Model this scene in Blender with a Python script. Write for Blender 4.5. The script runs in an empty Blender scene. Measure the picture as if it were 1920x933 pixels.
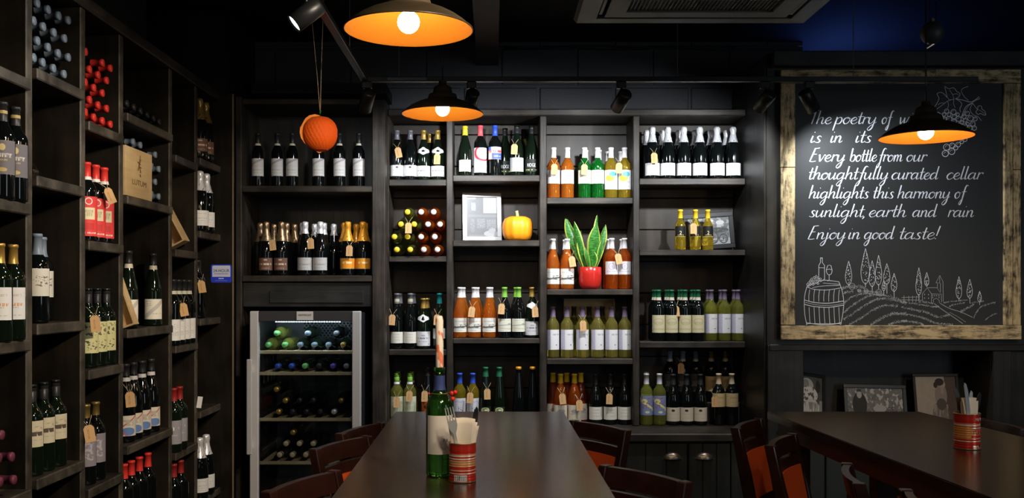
import bpy, bmesh, math, random
from mathutils import Vector, Matrix
random.seed(7)
S = bpy.context.scene
COL = S.collection
R = math.radians
PI = math.pi
# ---------------------------------------------------------------- camera, world, lights, exposure
H = 1.30                      # eye height
F = 1800.0                    # focal length in pixels of the 1920 px wide frame
CX, CY = 925.0, 545.0         # vanishing point of the room's depth lines
cam = bpy.data.cameras.new('camera')
cam.sensor_width = 36.0
cam.lens = F / 1920 * 36
cam.shift_x = (960 - CX) / 1920
cam.shift_y = (CY - 466.5) / 1920
cam.clip_start = 0.05
camo = bpy.data.objects.new('camera', cam)
COL.objects.link(camo)
camo.location = (0, 0, H)
camo.rotation_euler = (R(90), 0, 0)
S.camera = camo
S.view_settings.view_transform = 'Standard'
S.view_settings.look = 'None'
S.view_settings.gamma = 1
S.view_settings.use_curve_mapping = False
S.view_settings.exposure = 0.0
w = bpy.data.worlds.new('room_air')
S.world = w
w.use_nodes = True
w.node_tree.nodes['Background'].inputs[0].default_value = (0.55, 0.65, 0.85, 1)
w.node_tree.nodes['Background'].inputs[1].default_value = 0.006

def aim(o, t):
    o.rotation_euler = (Vector(t) - o.location).to_track_quat('-Z', 'Y').to_euler()

def light(name, kind, loc, energy, col, target=None, **kw):
    l = bpy.data.lights.new(name, kind)
    l.energy = energy
    l.color = col
    for k, v in kw.items():
        setattr(l, k, v)
    o = bpy.data.objects.new(name, l)
    COL.objects.link(o)
    o.location = loc
    if target:
        aim(o, target)
    return o

COOL = (0.90, 0.95, 1.0)
WARM = (1.0, 0.66, 0.32)
SPOTS = [  # head position, target, watts
    ((-0.632, 4.80, 2.25), (-0.95, 5.55, 1.55), 8),
    ((-0.109, 4.80, 2.25), (-0.30, 5.75, 1.55), 66),
    ((0.640, 4.80, 2.25), (0.25, 5.75, 1.60), 72),
    ((1.357, 4.80, 2.25), (0.95, 5.75, 1.60), 72),
    ((1.579, 4.80, 2.25), (2.00, 5.10, 1.70), 46),
    ((-0.642, 3.30, 2.25), (-1.42, 3.02, 1.55), 16),
]
PEND = [((-0.2385, 2.70, 2.032), 3.2), ((-0.225, 4.26, 2.083), 2.6), ((1.757, 3.90, 1.922), 4.0)]
# shop window in the right wall, out of view, and unseen ceiling spots, some aimed to brighten pumpkin, pictures and tables
light('window_daylight', 'AREA', (3.92, 0.9, 1.55), 24, (0.82, 0.93, 1.0), (-0.5, 4.6, 1.2), shape='RECTANGLE', size=1.3, size_y=1.5)
light('window_daylight', 'AREA', (-0.6, -3.3, 1.9), 7, (0.75, 0.86, 1.0), (0.0, 4.0, 1.0), shape='RECTANGLE', size=1.2, size_y=1.2)
for x, y, tx, ty, tz, e, sz in [(0.9, 1.4, -1.6, 3.2, 1.1, 270, 56), (0.4, 2.3, -1.6, 4.5, 1.1, 150, 46), (0.2, 1.9, -0.8, 4.4, 1.95, 100, 24), (1.3, 2.2, 0.6, 5.5, 0.5, 12, 50), (0.0, 2.3, 0.2, 5.5, 0.5, 12, 50),
                               (2.3, 2.3, 2.3, 5.2, 0.75, 85, 36), (0.5, 0.9, 0.15, 2.8, 0.75, 85, 46), (1.5, 1.0, 1.6, 3.0, 0.7, 40, 44), (0.8, -0.6, 0.0, 4.5, 0.8, 8, 60), (-0.9, -0.8, -0.6, 5.0, 0.8, 9, 60)]:
    light('room_spot', 'SPOT', (x, y, 2.5), e, (1.0, 0.85, 0.66), (tx, ty, tz), spot_size=R(sz), spot_blend=0.9, shadow_soft_size=0.08)
light('bar_sign_glow', 'AREA', (0.9, -1.6, 2.0), 0.4, (0.12, 0.20, 1.0), (0.0, 3.0, 0.9), shape='RECTANGLE', size=0.9, size_y=0.25)  # unseen blue light behind the camera, added for the sheen on the chairs
light('cove_light', 'AREA', (2.15, 6.05, 2.45), 5.0, (0.10, 0.22, 1.0), (2.3, 6.1, 3.0), shape='RECTANGLE', size=0.5, size_y=0.1)

# ---------------------------------------------------------------- coordinates
def WX(px, Y):
    return (px - CX) / F * Y
def WZ(py, Y):
    return H + (CY - py) / F * Y
def P(px, py, Y):
    return Vector((WX(px, Y), Y, WZ(py, Y)))

# ---------------------------------------------------------------- materials
MATS = {}
def mat(name, col, rough=0.5, metal=0.0, spec=0.5, trans=0.0, ior=1.45, emit=None, estr=0.0, coat=0.0):
    if name in MATS:
        return MATS[name]
    m = bpy.data.materials.new(name)
    m.use_nodes = True
    b = m.node_tree.nodes['Principled BSDF']
    b.inputs['Base Color'].default_value = (*col, 1)
    b.inputs['Roughness'].default_value = rough
    b.inputs['Metallic'].default_value = metal
    b.inputs['Specular IOR Level'].default_value = spec
    b.inputs['Transmission Weight'].default_value = trans
    b.inputs['IOR'].default_value = ior
    b.inputs['Coat Weight'].default_value = coat
    if emit:
        b.inputs['Emission Color'].default_value = (*emit, 1)
        b.inputs['Emission Strength'].default_value = estr
    MATS[name] = m
    return m

def N(nt, t, **kw):
    n = nt.nodes.new(t)
    for k, v in kw.items():
        setattr(n, k, v)
    return n

def math_n(nt, op, a, b=None, c=None):
    n = N(nt, 'ShaderNodeMath', operation=op)
    for i, v in enumerate((a, b, c)):
        if v is None:
            continue
        if isinstance(v, (int, float)):
            n.inputs[i].default_value = v
        else:
            nt.links.new(v, n.inputs[i])
    return n.outputs[0]

def mixcol(nt, fac, a, b):
    n = N(nt, 'ShaderNodeMix', data_type='RGBA')
    if isinstance(fac, (int, float)):
        n.inputs[0].default_value = fac
    else:
        nt.links.new(fac, n.inputs[0])
    for i, v in ((6, a), (7, b)):
        if isinstance(v, tuple):
            n.inputs[i].default_value = (*v, 1) if len(v) == 3 else v
        else:
            nt.links.new(v, n.inputs[i])
    return n.outputs[2]

def wood(name, dark, lite, scale=(3, 3, 30), rough=0.5, bump=0.35, amount=0.5, spec=0.5):
    """streaky timber; the grain runs along the axis with the smallest scale"""
    if name in MATS:
        return MATS[name]
    m = mat(name, dark, rough, spec=spec)
    nt = m.node_tree
    b = nt.nodes['Principled BSDF']
    tc = N(nt, 'ShaderNodeTexCoord')
    mp = N(nt, 'ShaderNodeMapping')
    mp.inputs['Scale'].default_value = scale
    nt.links.new(tc.outputs['Object'], mp.inputs[0])
    n1 = N(nt, 'ShaderNodeTexNoise')
    n1.inputs['Scale'].default_value = 1.0
    n1.inputs['Detail'].default_value = 8
    n1.inputs['Roughness'].default_value = 0.65
    nt.links.new(mp.outputs[0], n1.inputs['Vector'])
    n2 = N(nt, 'ShaderNodeTexNoise')
    n2.inputs['Scale'].default_value = 7.0
    n2.inputs['Detail'].default_value = 6
    nt.links.new(tc.outputs['Object'], n2.inputs['Vector'])
    f = math_n(nt, 'MULTIPLY', n1.outputs[0], n2.outputs[0])
    r = N(nt, 'ShaderNodeMapRange')
    r.inputs[1].default_value = 0.16
    r.inputs[2].default_value = 0.42
    nt.links.new(f, r.inputs[0])
    r.inputs[4].default_value = amount * 2
    nt.links.new(mixcol(nt, r.outputs[0], dark, lite), b.inputs['Base Color'])
    bp = N(nt, 'ShaderNodeBump')
    bp.inputs['Strength'].default_value = bump
    bp.inputs['Distance'].default_value = 0.004
    nt.links.new(n1.outputs[0], bp.inputs['Height'])
    nt.links.new(bp.outputs[0], b.inputs['Normal'])
    return m

DK, LT = (0.010, 0.0075, 0.0055), (0.062, 0.048, 0.036)
M_shelf_x = wood('stained_board_across', DK, LT, (2.5, 30, 40))
M_shelf_y = wood('stained_board_deep', DK, LT, (30, 2.5, 40))
M_post = wood('stained_post', DK, LT, (38, 38, 2.5))
M_back = wood('stained_back_boards', (0.016, 0.011, 0.007), (0.048, 0.035, 0.025), (14, 14, 1.6), bump=0.2)
M_side = wood('stained_divider', (0.0045, 0.0033, 0.0020), (0.020, 0.0145, 0.0085), (18, 18, 1.4), rough=0.6, bump=0.25, spec=0.22)
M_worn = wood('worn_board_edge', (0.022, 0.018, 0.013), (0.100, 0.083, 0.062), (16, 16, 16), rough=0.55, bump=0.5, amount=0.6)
M_panelx = wood('black_panel_across', (0.010, 0.010, 0.010), (0.030, 0.029, 0.027), (2.0, 30, 30), rough=0.45)
M_panel = wood('black_panel', (0.009, 0.0088, 0.008), (0.028, 0.026, 0.022), (26, 26, 1.5), rough=0.42)
M_table = wood('table_top_veneer', (0.027, 0.012, 0.0065), (0.044, 0.022, 0.012), (30, 2.0, 30), rough=0.22, bump=0.03, spec=0.5)
M_tleg = wood('table_frame_wood', (0.028, 0.013, 0.008), (0.050, 0.024, 0.014), (20, 20, 2), rough=0.4, bump=0.1)
M_chair = wood('chair_mahogany', (0.014, 0.0042, 0.003), (0.028, 0.0085, 0.0055), (8, 8, 8), rough=0.30, bump=0.05)
M_pine = wood('pine_box_wood', (0.50, 0.34, 0.16), (0.66, 0.50, 0.28), (4, 4, 40), rough=0.6, bump=0.1)
M_floor = wood('floor_boards', (0.022, 0.016, 0.012), (0.05, 0.036, 0.026), (20, 1.5, 20), rough=0.4)
M_ceil = mat('ceiling_black', (0.010, 0.010, 0.010), 0.8, spec=0.2)
M_bulk = mat('painted_bulkhead', (0.012, 0.013, 0.012), 0.7, spec=0.2)
M_black = mat('black_metal', (0.012, 0.012, 0.013), 0.38)
M_blackp = mat('black_plastic', (0.018, 0.018, 0.019), 0.45)
M_orange = mat('orange_leather', (0.62, 0.085, 0.015), 0.45)
M_steel = mat('brushed_steel', (0.66, 0.65, 0.64), 0.42, metal=0.35)
M_alu = mat('pale_aluminium', (0.66, 0.64, 0.63), 0.45, metal=0.25)
M_chrome = mat('polished_steel', (0.80, 0.79, 0.77), 0.28, metal=0.6)
M_string = mat('twine', (0.55, 0.42, 0.24), 0.8)
M_white = mat('white_paper', (0.80, 0.78, 0.74), 0.7)
M_pewter = mat('pewter', (0.34, 0.28, 0.22), 0.32, metal=0.9)

# --- surfaces with marks drawn in UV space
def marks_mat(name, base, marks, rough=0.6, noise=0.0, metal=0.0):
    if name in MATS:
        return MATS[name]
    m = mat(name, base, rough, metal=metal, spec=0.3)
    nt = m.node_tree
    b = nt.nodes['Principled BSDF']
    uv = N(nt, 'ShaderNodeTexCoord').outputs['UV']
    sp = N(nt, 'ShaderNodeSeparateXYZ')
    nt.links.new(uv, sp.inputs[0])
    u, v = sp.outputs[0], sp.outputs[1]
    cur = base
    if noise:
        nz = N(nt, 'ShaderNodeTexNoise')
        nz.inputs['Scale'].default_value = 9
        nz.inputs['Detail'].default_value = 6
        nt.links.new(uv, nz.inputs['Vector'])
        dk = tuple(c * (1 - noise) for c in base)
        r = N(nt, 'ShaderNodeMapRange')
        r.inputs[1].default_value = 0.35
        r.inputs[2].default_value = 0.65
        nt.links.new(nz.outputs[0], r.inputs[0])
        cur = mixcol(nt, r.outputs[0], dk, base)
    for mk in marks:
        k = mk[0]
        if k in ('rect', 'text', 'speck'):
            _, u0, v0, u1, v1, c = mk[:6]
            a = math_n(nt, 'COMPARE', u, (u0 + u1) / 2, abs(u1 - u0) / 2)
            d = math_n(nt, 'COMPARE', v, (v0 + v1) / 2, abs(v1 - v0) / 2)
            f = math_n(nt, 'MULTIPLY', a, d)
            if k != 'rect':
                sx, sy = mk[6] if len(mk) > 6 else ((45, 6) if k == 'text' else (14, 14))
                mp = N(nt, 'ShaderNodeMapping')
                mp.inputs['Scale'].default_value = (sx, sy, 1)
                nt.links.new(uv, mp.inputs[0])
                nz = N(nt, 'ShaderNodeTexNoise')
                nz.inputs['Scale'].default_value = 1
                nz.inputs['Detail'].default_value = 2
                nt.links.new(mp.outputs[0], nz.inputs['Vector'])
                th = math_n(nt, 'GREATER_THAN', nz.outputs[0], 0.50 if k == 'text' else 0.56)
                f = math_n(nt, 'MULTIPLY', f, th)
        elif k in ('ell', 'ring'):
            _, uc, vc, ru, rv, c = mk[:6]
            du = math_n(nt, 'DIVIDE', math_n(nt, 'SUBTRACT', u, uc), ru)
            dv = math_n(nt, 'DIVIDE', math_n(nt, 'SUBTRACT', v, vc), rv)
            q = math_n(nt, 'ADD', math_n(nt, 'MULTIPLY', du, du), math_n(nt, 'MULTIPLY', dv, dv))
            if k == 'ell':
                f = math_n(nt, 'LESS_THAN', q, 1.0)
            else:
                f = math_n(nt, 'COMPARE', q, 0.8, 0.2)
        elif k == 'diag':      # band around the line v = v0 + s*u
            _, v0, s, hw, c = mk[:5]
            q = math_n(nt, 'SUBTRACT', v, math_n(nt, 'MULTIPLY', u, s))
            f = math_n(nt, 'COMPARE', q, v0, hw)
        cur = mixcol(nt, f, cur, c)
    if not isinstance(cur, tuple):
        nt.links.new(cur, b.inputs['Base Color'])
    return m

# ---------------------------------------------------------------- mesh helpers
def new_bm():
    return bmesh.new()

def add_box(bm, x0, x1, y0, y1, z0, z1, bev=0.0, mtx=None):
    t = bmesh.new() if bev else bm
    vs = [t.verts.new((x, y, z)) for x in (x0, x1) for y in (y0, y1) for z in (z0, z1)]
    fs = [(0, 1, 3, 2), (4, 6, 7, 5), (0, 4, 5, 1), (2, 3, 7, 6), (0, 2, 6, 4), (1, 5, 7, 3)]
    for f in fs:
        t.faces.new([vs[i] for i in f])
    if bev:
        bmesh.ops.bevel(t, geom=list(t.edges), offset=bev, segments=1, affect='EDGES', profile=0.5)
        if mtx is not None:
            t.transform(mtx)
        merge(bm, t)
        t.free()
    elif mtx is not None:
        bmesh.ops.transform(bm, matrix=mtx, verts=vs)
    return bm

def merge(bm, t):
    mp = {v: bm.verts.new(v.co) for v in t.verts}
    for f in t.faces:
        nf = bm.faces.new([mp[v] for v in f.verts])
        nf.smooth = f.smooth

def add_lathe(bm, prof, seg=24, mtx=None, close=True, smooth=True, a0=0.0, a1=2 * PI, wob=None):
    full = abs(a1 - a0 - 2 * PI) < 1e-6
    n = seg if full else seg + 1
    rings = []
    for (r, z) in prof:
        if r < 1e-6:
            rings.append([bm.verts.new((0, 0, z))])
        else:
            ring = []
            for i in range(n):
                a = a0 + (a1 - a0) * i / seg
                q = r * (wob(a, z) if wob else 1.0)
                ring.append(bm.verts.new((q * math.cos(a), q * math.sin(a), z)))
            rings.append(ring)
    for A, B in zip(rings, rings[1:]):
        for i in range(n if full else n - 1):
            j = (i + 1) % n
            if len(A) == 1 and len(B) == 1:
                continue
            if len(A) == 1:
                f = bm.faces.new((A[0], B[j], B[i]))
            elif len(B) == 1:
                f = bm.faces.new((A[i], A[j], B[0]))
            else:
                f = bm.faces.new((A[i], A[j], B[j], B[i]))
            f.smooth = smooth
    if mtx is not None:
        bmesh.ops.transform(bm, matrix=mtx, verts=[v for r_ in rings for v in r_])
    return bm

def add_cyl(bm, p0, p1, r0, r1=None, seg=12, smooth=True):
    p0, p1 = Vector(p0), Vector(p1)
    r1 = r0 if r1 is None else r1
    d = p1 - p0
    m = Matrix.Translation(p0) @ d.to_track_quat('Z', 'Y').to_matrix().to_4x4()
    L = d.length
    add_lathe(bm, [(0, 0), (r0, 0), (r1, L), (0, L)], seg, m, smooth=False)
    return bm

def add_tube(bm, pts, r, seg=6, closed=False):
    pts = [Vector(p) for p in pts]
    n = len(pts)
    rings = []
    for i, p in enumerate(pts):
        a = pts[i - 1] if (i > 0 or closed) else p
        b = pts[(i + 1) % n] if (i < n - 1 or closed) else p
        q = (b - a).normalized().to_track_quat('Z', 'Y')
        rr = r[i] if isinstance(r, (list, tuple)) else r
        rings.append([bm.verts.new(p + q @ Vector((rr * math.cos(2 * PI * k / seg), rr * math.sin(2 * PI * k / seg), 0))) for k in range(seg)])
    for i in range(n if closed else n - 1):
        A, B = rings[i], rings[(i + 1) % n]
        for k in range(seg):
            f = bm.faces.new((A[k], A[(k + 1) % seg], B[(k + 1) % seg], B[k]))
            f.smooth = True
    if not closed:
        bm.faces.new(rings[0][::-1])
        bm.faces.new(rings[-1])
    return bm

def add_prism(bm, poly, y0, y1):
    """polygon in the XZ plane, extruded from y0 to y1"""
    A = [bm.verts.new((x, y0, z)) for x, z in poly]
    B = [bm.verts.new((x, y1, z)) for x, z in poly]
    bm.faces.new(A)
    bm.faces.new(B[::-1])
    n = len(poly)
    for i in range(n):
        bm.faces.new((A[i], B[i], B[(i + 1) % n], A[(i + 1) % n]))
    return bm

def add_ball(bm, c, r, seg=14, sz=1.0):
    k = seg // 2
    prof = [(r * math.sin(PI * i / k), -r * sz * math.cos(PI * i / k)) for i in range(k + 1)]
    prof[0] = (0, -r * sz)
    prof[-1] = (0, r * sz)
    return add_lathe(bm, prof, seg, Matrix.Translation(c))

def mesh(bm, name, fixn=True):
    if fixn:
        bmesh.ops.recalc_face_normals(bm, faces=bm.faces)
    me = bpy.data.meshes.new(name)
    bm.to_mesh(me)
    bm.free()
    return me

def planar_uv(me, axes=(0, 2), flip=False):
    """UV 0..1 over the mesh's extent in two axes"""
    a, b = axes
    xs = [v.co[a] for v in me.vertices]
    ys = [v.co[b] for v in me.vertices]
    x0, x1, y0, y1 = min(xs), max(xs), min(ys), max(ys)
    uv = me.uv_layers.new(name='UVMap')
    for l in me.loops:
        c = me.vertices[l.vertex_index].co
        u = (c[a] - x0) / max(x1 - x0, 1e-6)
        uv.data[l.index].uv = (1 - u if flip else u, (c[b] - y0) / max(y1 - y0, 1e-6))
    return me

def obj(name, me, m=None, parent=None, loc=None, rot=None):
    if isinstance(me, bmesh.types.BMesh):
        me = mesh(me, name)
    if m is not None and len(me.materials) == 0:
        me.materials.append(m)
    o = bpy.data.objects.new(name, me)
    COL.objects.link(o)
    if parent is not None:
        o.parent = parent
    if loc is not None:
        o.location = loc
    if rot is not None:
        o.rotation_euler = rot
    return o

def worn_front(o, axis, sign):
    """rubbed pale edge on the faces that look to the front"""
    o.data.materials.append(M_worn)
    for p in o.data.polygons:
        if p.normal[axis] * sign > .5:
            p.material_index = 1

def tag(o, label, cat, group=None):
    o['label'] = label
    o['category'] = cat
    if group:
        o['group'] = group
    return o

def thing(name, label, cat, loc=(0, 0, 0), rot=(0, 0, 0), group=None):
    o = bpy.data.objects.new(name, None)
    o.empty_display_size = 0.05
    COL.objects.link(o)
    o.location = loc
    o.rotation_euler = rot
    return tag(o, label, cat, group)

def struct(name, bm, m):
    o = obj(name, bm, m)
    o['kind'] = 'structure'
    return o

def text_mesh(s, size, width=None, height=None, extrude=0.0003, align='CENTER', shear=0.0):
    cu = bpy.data.curves.new('t', 'FONT')
    cu.body = s
    cu.size = size
    cu.align_x = align
    cu.align_y = 'CENTER'
    cu.extrude = extrude
    cu.shear = shear
    o = bpy.data.objects.new('t', cu)
    COL.objects.link(o)
    bpy.context.view_layer.update()
    dg = bpy.context.evaluated_depsgraph_get()
    me = bpy.data.meshes.new_from_object(o.evaluated_get(dg))
    bpy.data.objects.remove(o)
    xs = [v.co.x for v in me.vertices]
    ys = [v.co.y for v in me.vertices]
    if xs and width:
        k = width / (max(xs) - min(xs))
        kh = height / (max(ys) - min(ys)) if height else k
        for v in me.vertices:
            v.co.x *= k
            v.co.y *= kh
    for v in me.vertices:          # text stands in the XZ plane, facing -Y
        v.co = Vector((v.co.x, -v.co.z, v.co.y))
    me.materials.clear()
    return me

def wrap(me, r):
    """bend a text mesh standing in XZ around a cylinder of radius r (its axis at x=y=0)"""
    for v in me.vertices:
        a = v.co.x / r
        q = r - v.co.y
        v.co = Vector((q * math.sin(a), -q * math.cos(a), v.co.z))
    return me
# ================================================================ THE ROOM
CEIL = 2.83
YB = 5.85        # back of the main shelving / block wall
YF = 5.55        # front of the main shelving
YE = 5.42        # front of the alcove unit above the fridge
YP = 5.19        # end panel of the left shelving
YC = 5.15        # face of the chalkboard wall
XL = -1.49       # front plane of the left shelving
XR = 1.465       # right end of the main shelving
struct('floor', add_box(new_bm(), -2.2, 4.2, -3.6, 6.9, -0.05, 0), M_floor)
struct('ceiling', add_box(new_bm(), -2.2, 4.2, -3.6, 6.9, CEIL, CEIL + 0.05), M_ceil)
struct('wall_left', add_box(new_bm(), -2.0, -1.90, -3.6, 6.9, 0, CEIL), M_bulk)
struct('wall_right', add_box(new_bm(), 4.0, 4.1, -3.6, 6.9, 0, CEIL), M_bulk)
struct('wall_rear', add_box(new_bm(), -2.0, 4.1, 6.7, 6.8, 0, CEIL), M_bulk)

def block_mat():
    m = mat('painted_blockwork', (0.040, 0.042, 0.047), 0.6, spec=0.4)
    nt = m.node_tree
    b = nt.nodes['Principled BSDF']
    tc = N(nt, 'ShaderNodeTexCoord')
    n = N(nt, 'ShaderNodeTexNoise')
    n.inputs['Scale'].default_value = 160
    n.inputs['Detail'].default_value = 4
    nt.links.new(tc.outputs['Object'], n.inputs['Vector'])
    bp = N(nt, 'ShaderNodeBump')
    bp.inputs['Strength'].default_value = 0.7
    bp.inputs['Distance'].default_value = 0.004
    nt.links.new(n.outputs[0], bp.inputs['Height'])
    nt.links.new(bp.outputs[0], b.inputs['Normal'])
    return m
bm = new_bm()
add_box(bm, -2.0, 1.9, YB + 0.045, YB + 0.16, 0, CEIL)
z = WZ(163, YB) - 0.23 * 2
row = 0
while z < CEIL:
    x = -2.0 + (0.0 if row % 2 else 0.232) - 0.035
    while x < 1.9:
        x0, x1 = max(x, -2.0), min(x + 0.448, 1.9)
        if x1 - x0 > 0.03:
            add_box(bm, x0, x1, YB + 0.036, YB + 0.08, z + 0.008, min(z + 0.228, CEIL), 0.006)
        x += 0.464
    z += 0.236
    row += 1
struct('wall_back', bm, block_mat())
# bulkhead over the left shelving and the box in its corner
struct('trim_1', add_box(new_bm(), -1.90, -1.60, -3.6, 4.42, 2.40, CEIL), M_bulk)
struct('trim_2', add_box(new_bm(), -1.90, -1.46, 5.25, YB + 0.03, 2.36, CEIL), M_bulk)
struct('trim_3', add_box(new_bm(), -1.40, -0.62, 5.55, YB + 0.03, 2.44, 2.50), M_bulk)
# plain beam under the ceiling
struct('trim_4', add_box(new_bm(), -0.10, 0.03, 3.2, YB + 0.03, 2.68, CEIL), mat('beam_brown', (0.030, 0.020, 0.012), 0.6))

# chalkboard wall with its alcove
AX0, AX1 = WX(1505, YC), WX(1858, YC)
AZ0, AZ1 = 0.53, WZ(657, YC)
bm = new_bm()
WT = WZ(100, YC)
add_box(bm, XR, AX0, YC, YB, 0, AZ1, 0.004)
add_box(bm, AX1, 4.0, YC, YC + 0.42, 0, AZ1, 0.004)
add_box(bm, XR, 4.0, YC, YC + 0.42, AZ1, WT, 0.004)
add_box(bm, AX0, AX1, YC + 0.01, YC + 0.42, 0, AZ0, 0.004)
add_box(bm, AX0, AX1, YC + 0.30, YC + 0.42, AZ0, AZ1)
struct('wall_chalkboard', bm, M_panel)
# black trim boards on that wall
def trim(n, x0, x1, y0, y1, z0, z1, m=M_panel):
    return struct('trim_%d' % n, add_box(new_bm(), x0, x1, y0, y1, z0, z1, 0.004), m)
trim(5, WX(1437, YC), WX(1505, YC), YC - 0.02, YC, 0, WZ(646, YC))
trim(6, WX(1440, YC), WX(1920, YC) + 0.3, YC - 0.025, YC, WZ(657, YC), WZ(645, YC), M_panelx)
trim(7, WX(1858, YC), WX(1893, YC), YC - 0.02, YC, 0, WZ(657, YC))
trim(8, WX(1445, YC), WX(2050, YC), YC - 0.06, YC, WZ(128, YC), WT, M_panelx)
bm = new_bm()
x = AX0
while x < AX1 - 0.02:
    add_box(bm, x + 0.003, min(x + 0.115, AX1), YC - 0.012, YC + 0.01, 0, AZ0, 0.004)
    x += 0.12
struct('wall_panelling', bm, mat('dark_green_boards', (0.022, 0.030, 0.027), 0.55))
struct('trim_9', add_box(new_bm(), WX(1455, YC), AX1 + 0.0, YC - 0.03, YC + 0.02, AZ0, AZ0 + 0.025, 0.004), M_panelx)
# upright boards closing the right end of the main shelving
bm = new_bm()
add_box(bm, XR - 0.0065, XR - 0.0005, YC + 0.115, YB, 0, 2.5, 0.002)
add_box(bm, XR - 0.012, XR - 0.0005, YC + 0.004, YC + 0.112, 0, 2.5, 0.003)
struct('trim_10', bm, M_panel)

# ---------------------------------------------------------------- shelving
def zshelf(y):
    return WZ(y, YF)
UP = [(727.3, 728.6), (837, 849), (1012, 1025), (1187, 1199), (1398, 1406)]
SH = {'A': [(336, 348), (480, 491), (655, 666)], 'B': [(328, 340), (450, 462), (634, 644)],
      'C': [(370, 382), (542, 553), (672, 683)], 'D': [(334, 346), (468, 479), (640, 652)]}
LZ = 0.519       # top of the base ledge
TOPZ = zshelf(205)
main = thing('wall_shelving', 'dark stained timber wine shelving filling the back wall, four columns wide', 'shelving')
for i, (a, b) in enumerate(UP):
    x0, x1 = WX(a, YF), WX(b, YF)
    if i == 4:
        break
    obj('upright', add_box(new_bm(), x0, x1, YF, YB, LZ + 0.001, zshelf(217), 0.004), M_post, main)
obj('top_board', add_box(new_bm(), -0.6085, XR - 0.0075, YF - 0.012, YB, zshelf(217), TOPZ, 0.005), M_shelf_x, main)
for k, c in enumerate('ABCD'):
    x0, x1 = WX(UP[k][1], YF) + 0.0005, WX(UP[k + 1][0], YF) - 0.0005
    if c == 'D':
        x1 = XR - 0.0075
    for (t, b) in SH[c]:
        obj('shelf', add_box(new_bm(), x0, x1, YF + 0.004 * random.random(), YB - 0.021, zshelf(b), zshelf(t), 0.004), M_shelf_x, main)
bm = new_bm()
z = LZ
while z < TOPZ - 0.05:
    add_box(bm, -0.6085, XR - 0.0075, YB - 0.020, YB, z + 0.002, min(z + 0.19, zshelf(219)), 0.003)
    z += 0.192
obj('back_boards', bm, M_back, main)
# riser step at the back of the bottom right compartment
RZ = 0.642
riser = tag(obj('riser_step', add_box(new_bm(), WX(1240, 5.7), XR - 0.01, 5.665, 5.825, LZ + 0.0006, RZ, 0.004), M_shelf_x),
            'low black timber step behind the front bottles, bottom right shelf compartment', 'riser')
# base cabinets
led = tag(obj('ledge', add_box(new_bm(), -0.6085, XR - 0.0135, 5.25, YB, LZ - 0.045, LZ, 0.006), M_shelf_x),
          'long dark timber ledge running under the back wall shelving', 'ledge')
M_door = wood('cabinet_green_black', (0.013, 0.015, 0.013), (0.032, 0.033, 0.028), (24, 24, 1.4), rough=0.5)
edges = [-0.606, -0.30, 0.02, 0.372, WX(1170, 5.27), WX(1290, 5.27), WX(1371, 5.27)]
names = ['leftmost base cabinet door beside the wine fridge', 'base cabinet behind the left chairs, second from the fridge', 'base cabinet directly behind the centre table end',
         'base cabinet behind the right hand centre table chairs', 'base cabinet with left one of the two cup pulls', 'base cabinet with right one of the two cup pulls']
for i in range(6):
    x0, x1 = edges[i], edges[i + 1]
    c = thing('base_cabinet', 'dark plank-fronted ' + names[i], 'cabinet', (0, 0, 0), group='base cabinets under the ledge')
    obj('carcass', add_box(new_bm(), x0 + 0.001, x1 - 0.001, 5.30, YB, 0.0, LZ - 0.046), M_panel, c)
    bm = new_bm()
    n = 3
    for k in range(n):
        a = x0 + 0.004 + (x1 - x0 - 0.008) * k / n
        b = x0 + 0.004 + (x1 - x0 - 0.008) * (k + 1) / n
        add_box(bm, a + 0.0008, b - 0.0008, 5.27, 5.299, 0.06, LZ - 0.056, 0.003)
    d = obj('door', bm, M_door, c)
    if i >= 1:
        px = 1262 if i == 4 else 1322 if i == 5 else None
        hx = WX(px, 5.25) if px else (x0 + x1) / 2
        hz = WZ(860, 5.26)
        bm = new_bm()
        rr = 0.050
        prof = []
        rings = []
        for a in range(9):                      # quarter-sphere cup
            th = PI * a / 8
            ring = []
            for b2 in range(7):
                ph = PI / 2 * b2 / 6
                ring.append(bm.verts.new((hx - rr * math.cos(th), 5.27 - 0.028 * math.sin(th) * math.sin(ph), hz + 0.037 * math.sin(th) * math.cos(ph))))
            rings.append(ring)
        for A, B in zip(rings, rings[1:]):
            for k in range(6):
                f = bm.faces.new((A[k], A[k + 1], B[k + 1], B[k]))
                f.smooth = True
        bmesh.ops.remove_doubles(bm, verts=bm.verts, dist=1e-5)
        add_box(bm, hx - rr - 0.004, hx + rr + 0.004, 5.2675, 5.2698, hz - 0.002, hz + 0.003)
        obj('cup_pull', bm, M_pewter, d)
struct('trim_12', add_box(new_bm(), WX(1371, 5.27) + 0.001, XR - 0.014, 5.275, 5.32, 0, LZ - 0.046, 0.003), M_door)

# alcove unit over the wine fridge
E = thing('alcove_shelving', 'dark timber shelving unit above the glass-door wine fridge', 'shelving')
ex0, ex1 = WX(453, YE), WX(697, YE)
obj('upright', add_box(new_bm(), WX(441, YE), ex0, YE, YB, 0, WZ(180, YE), 0.005), M_post, E)
obj('upright', add_box(new_bm(), ex1, WX(722, YE), YE, YB, 0, WZ(185, YE), 0.006), M_post, E)
for (t, b) in ((348, 360), (516, 528)):
    obj('shelf', add_box(new_bm(), ex0, ex1, YE + 0.002, YB - 0.02, WZ(b, YE), WZ(t, YE), 0.004), M_shelf_x, E)
obj('top_board', add_box(new_bm(), ex0, ex1, YE + 0.01, YB - 0.02, WZ(195, YE), WZ(184, YE), 0.004), M_shelf_x, E)
obj('back_boards', add_box(new_bm(), ex0, ex1, YB - 0.019, YB, 0.0, WZ(184, YE)), M_panel, E)
bm = new_bm()
add_box(bm, ex0 + 0.001, ex1 - 0.001, YE + 0.02, YE + 0.05, WZ(582, YE) + 0.02, WZ(529, YE), 0.004)
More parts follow.
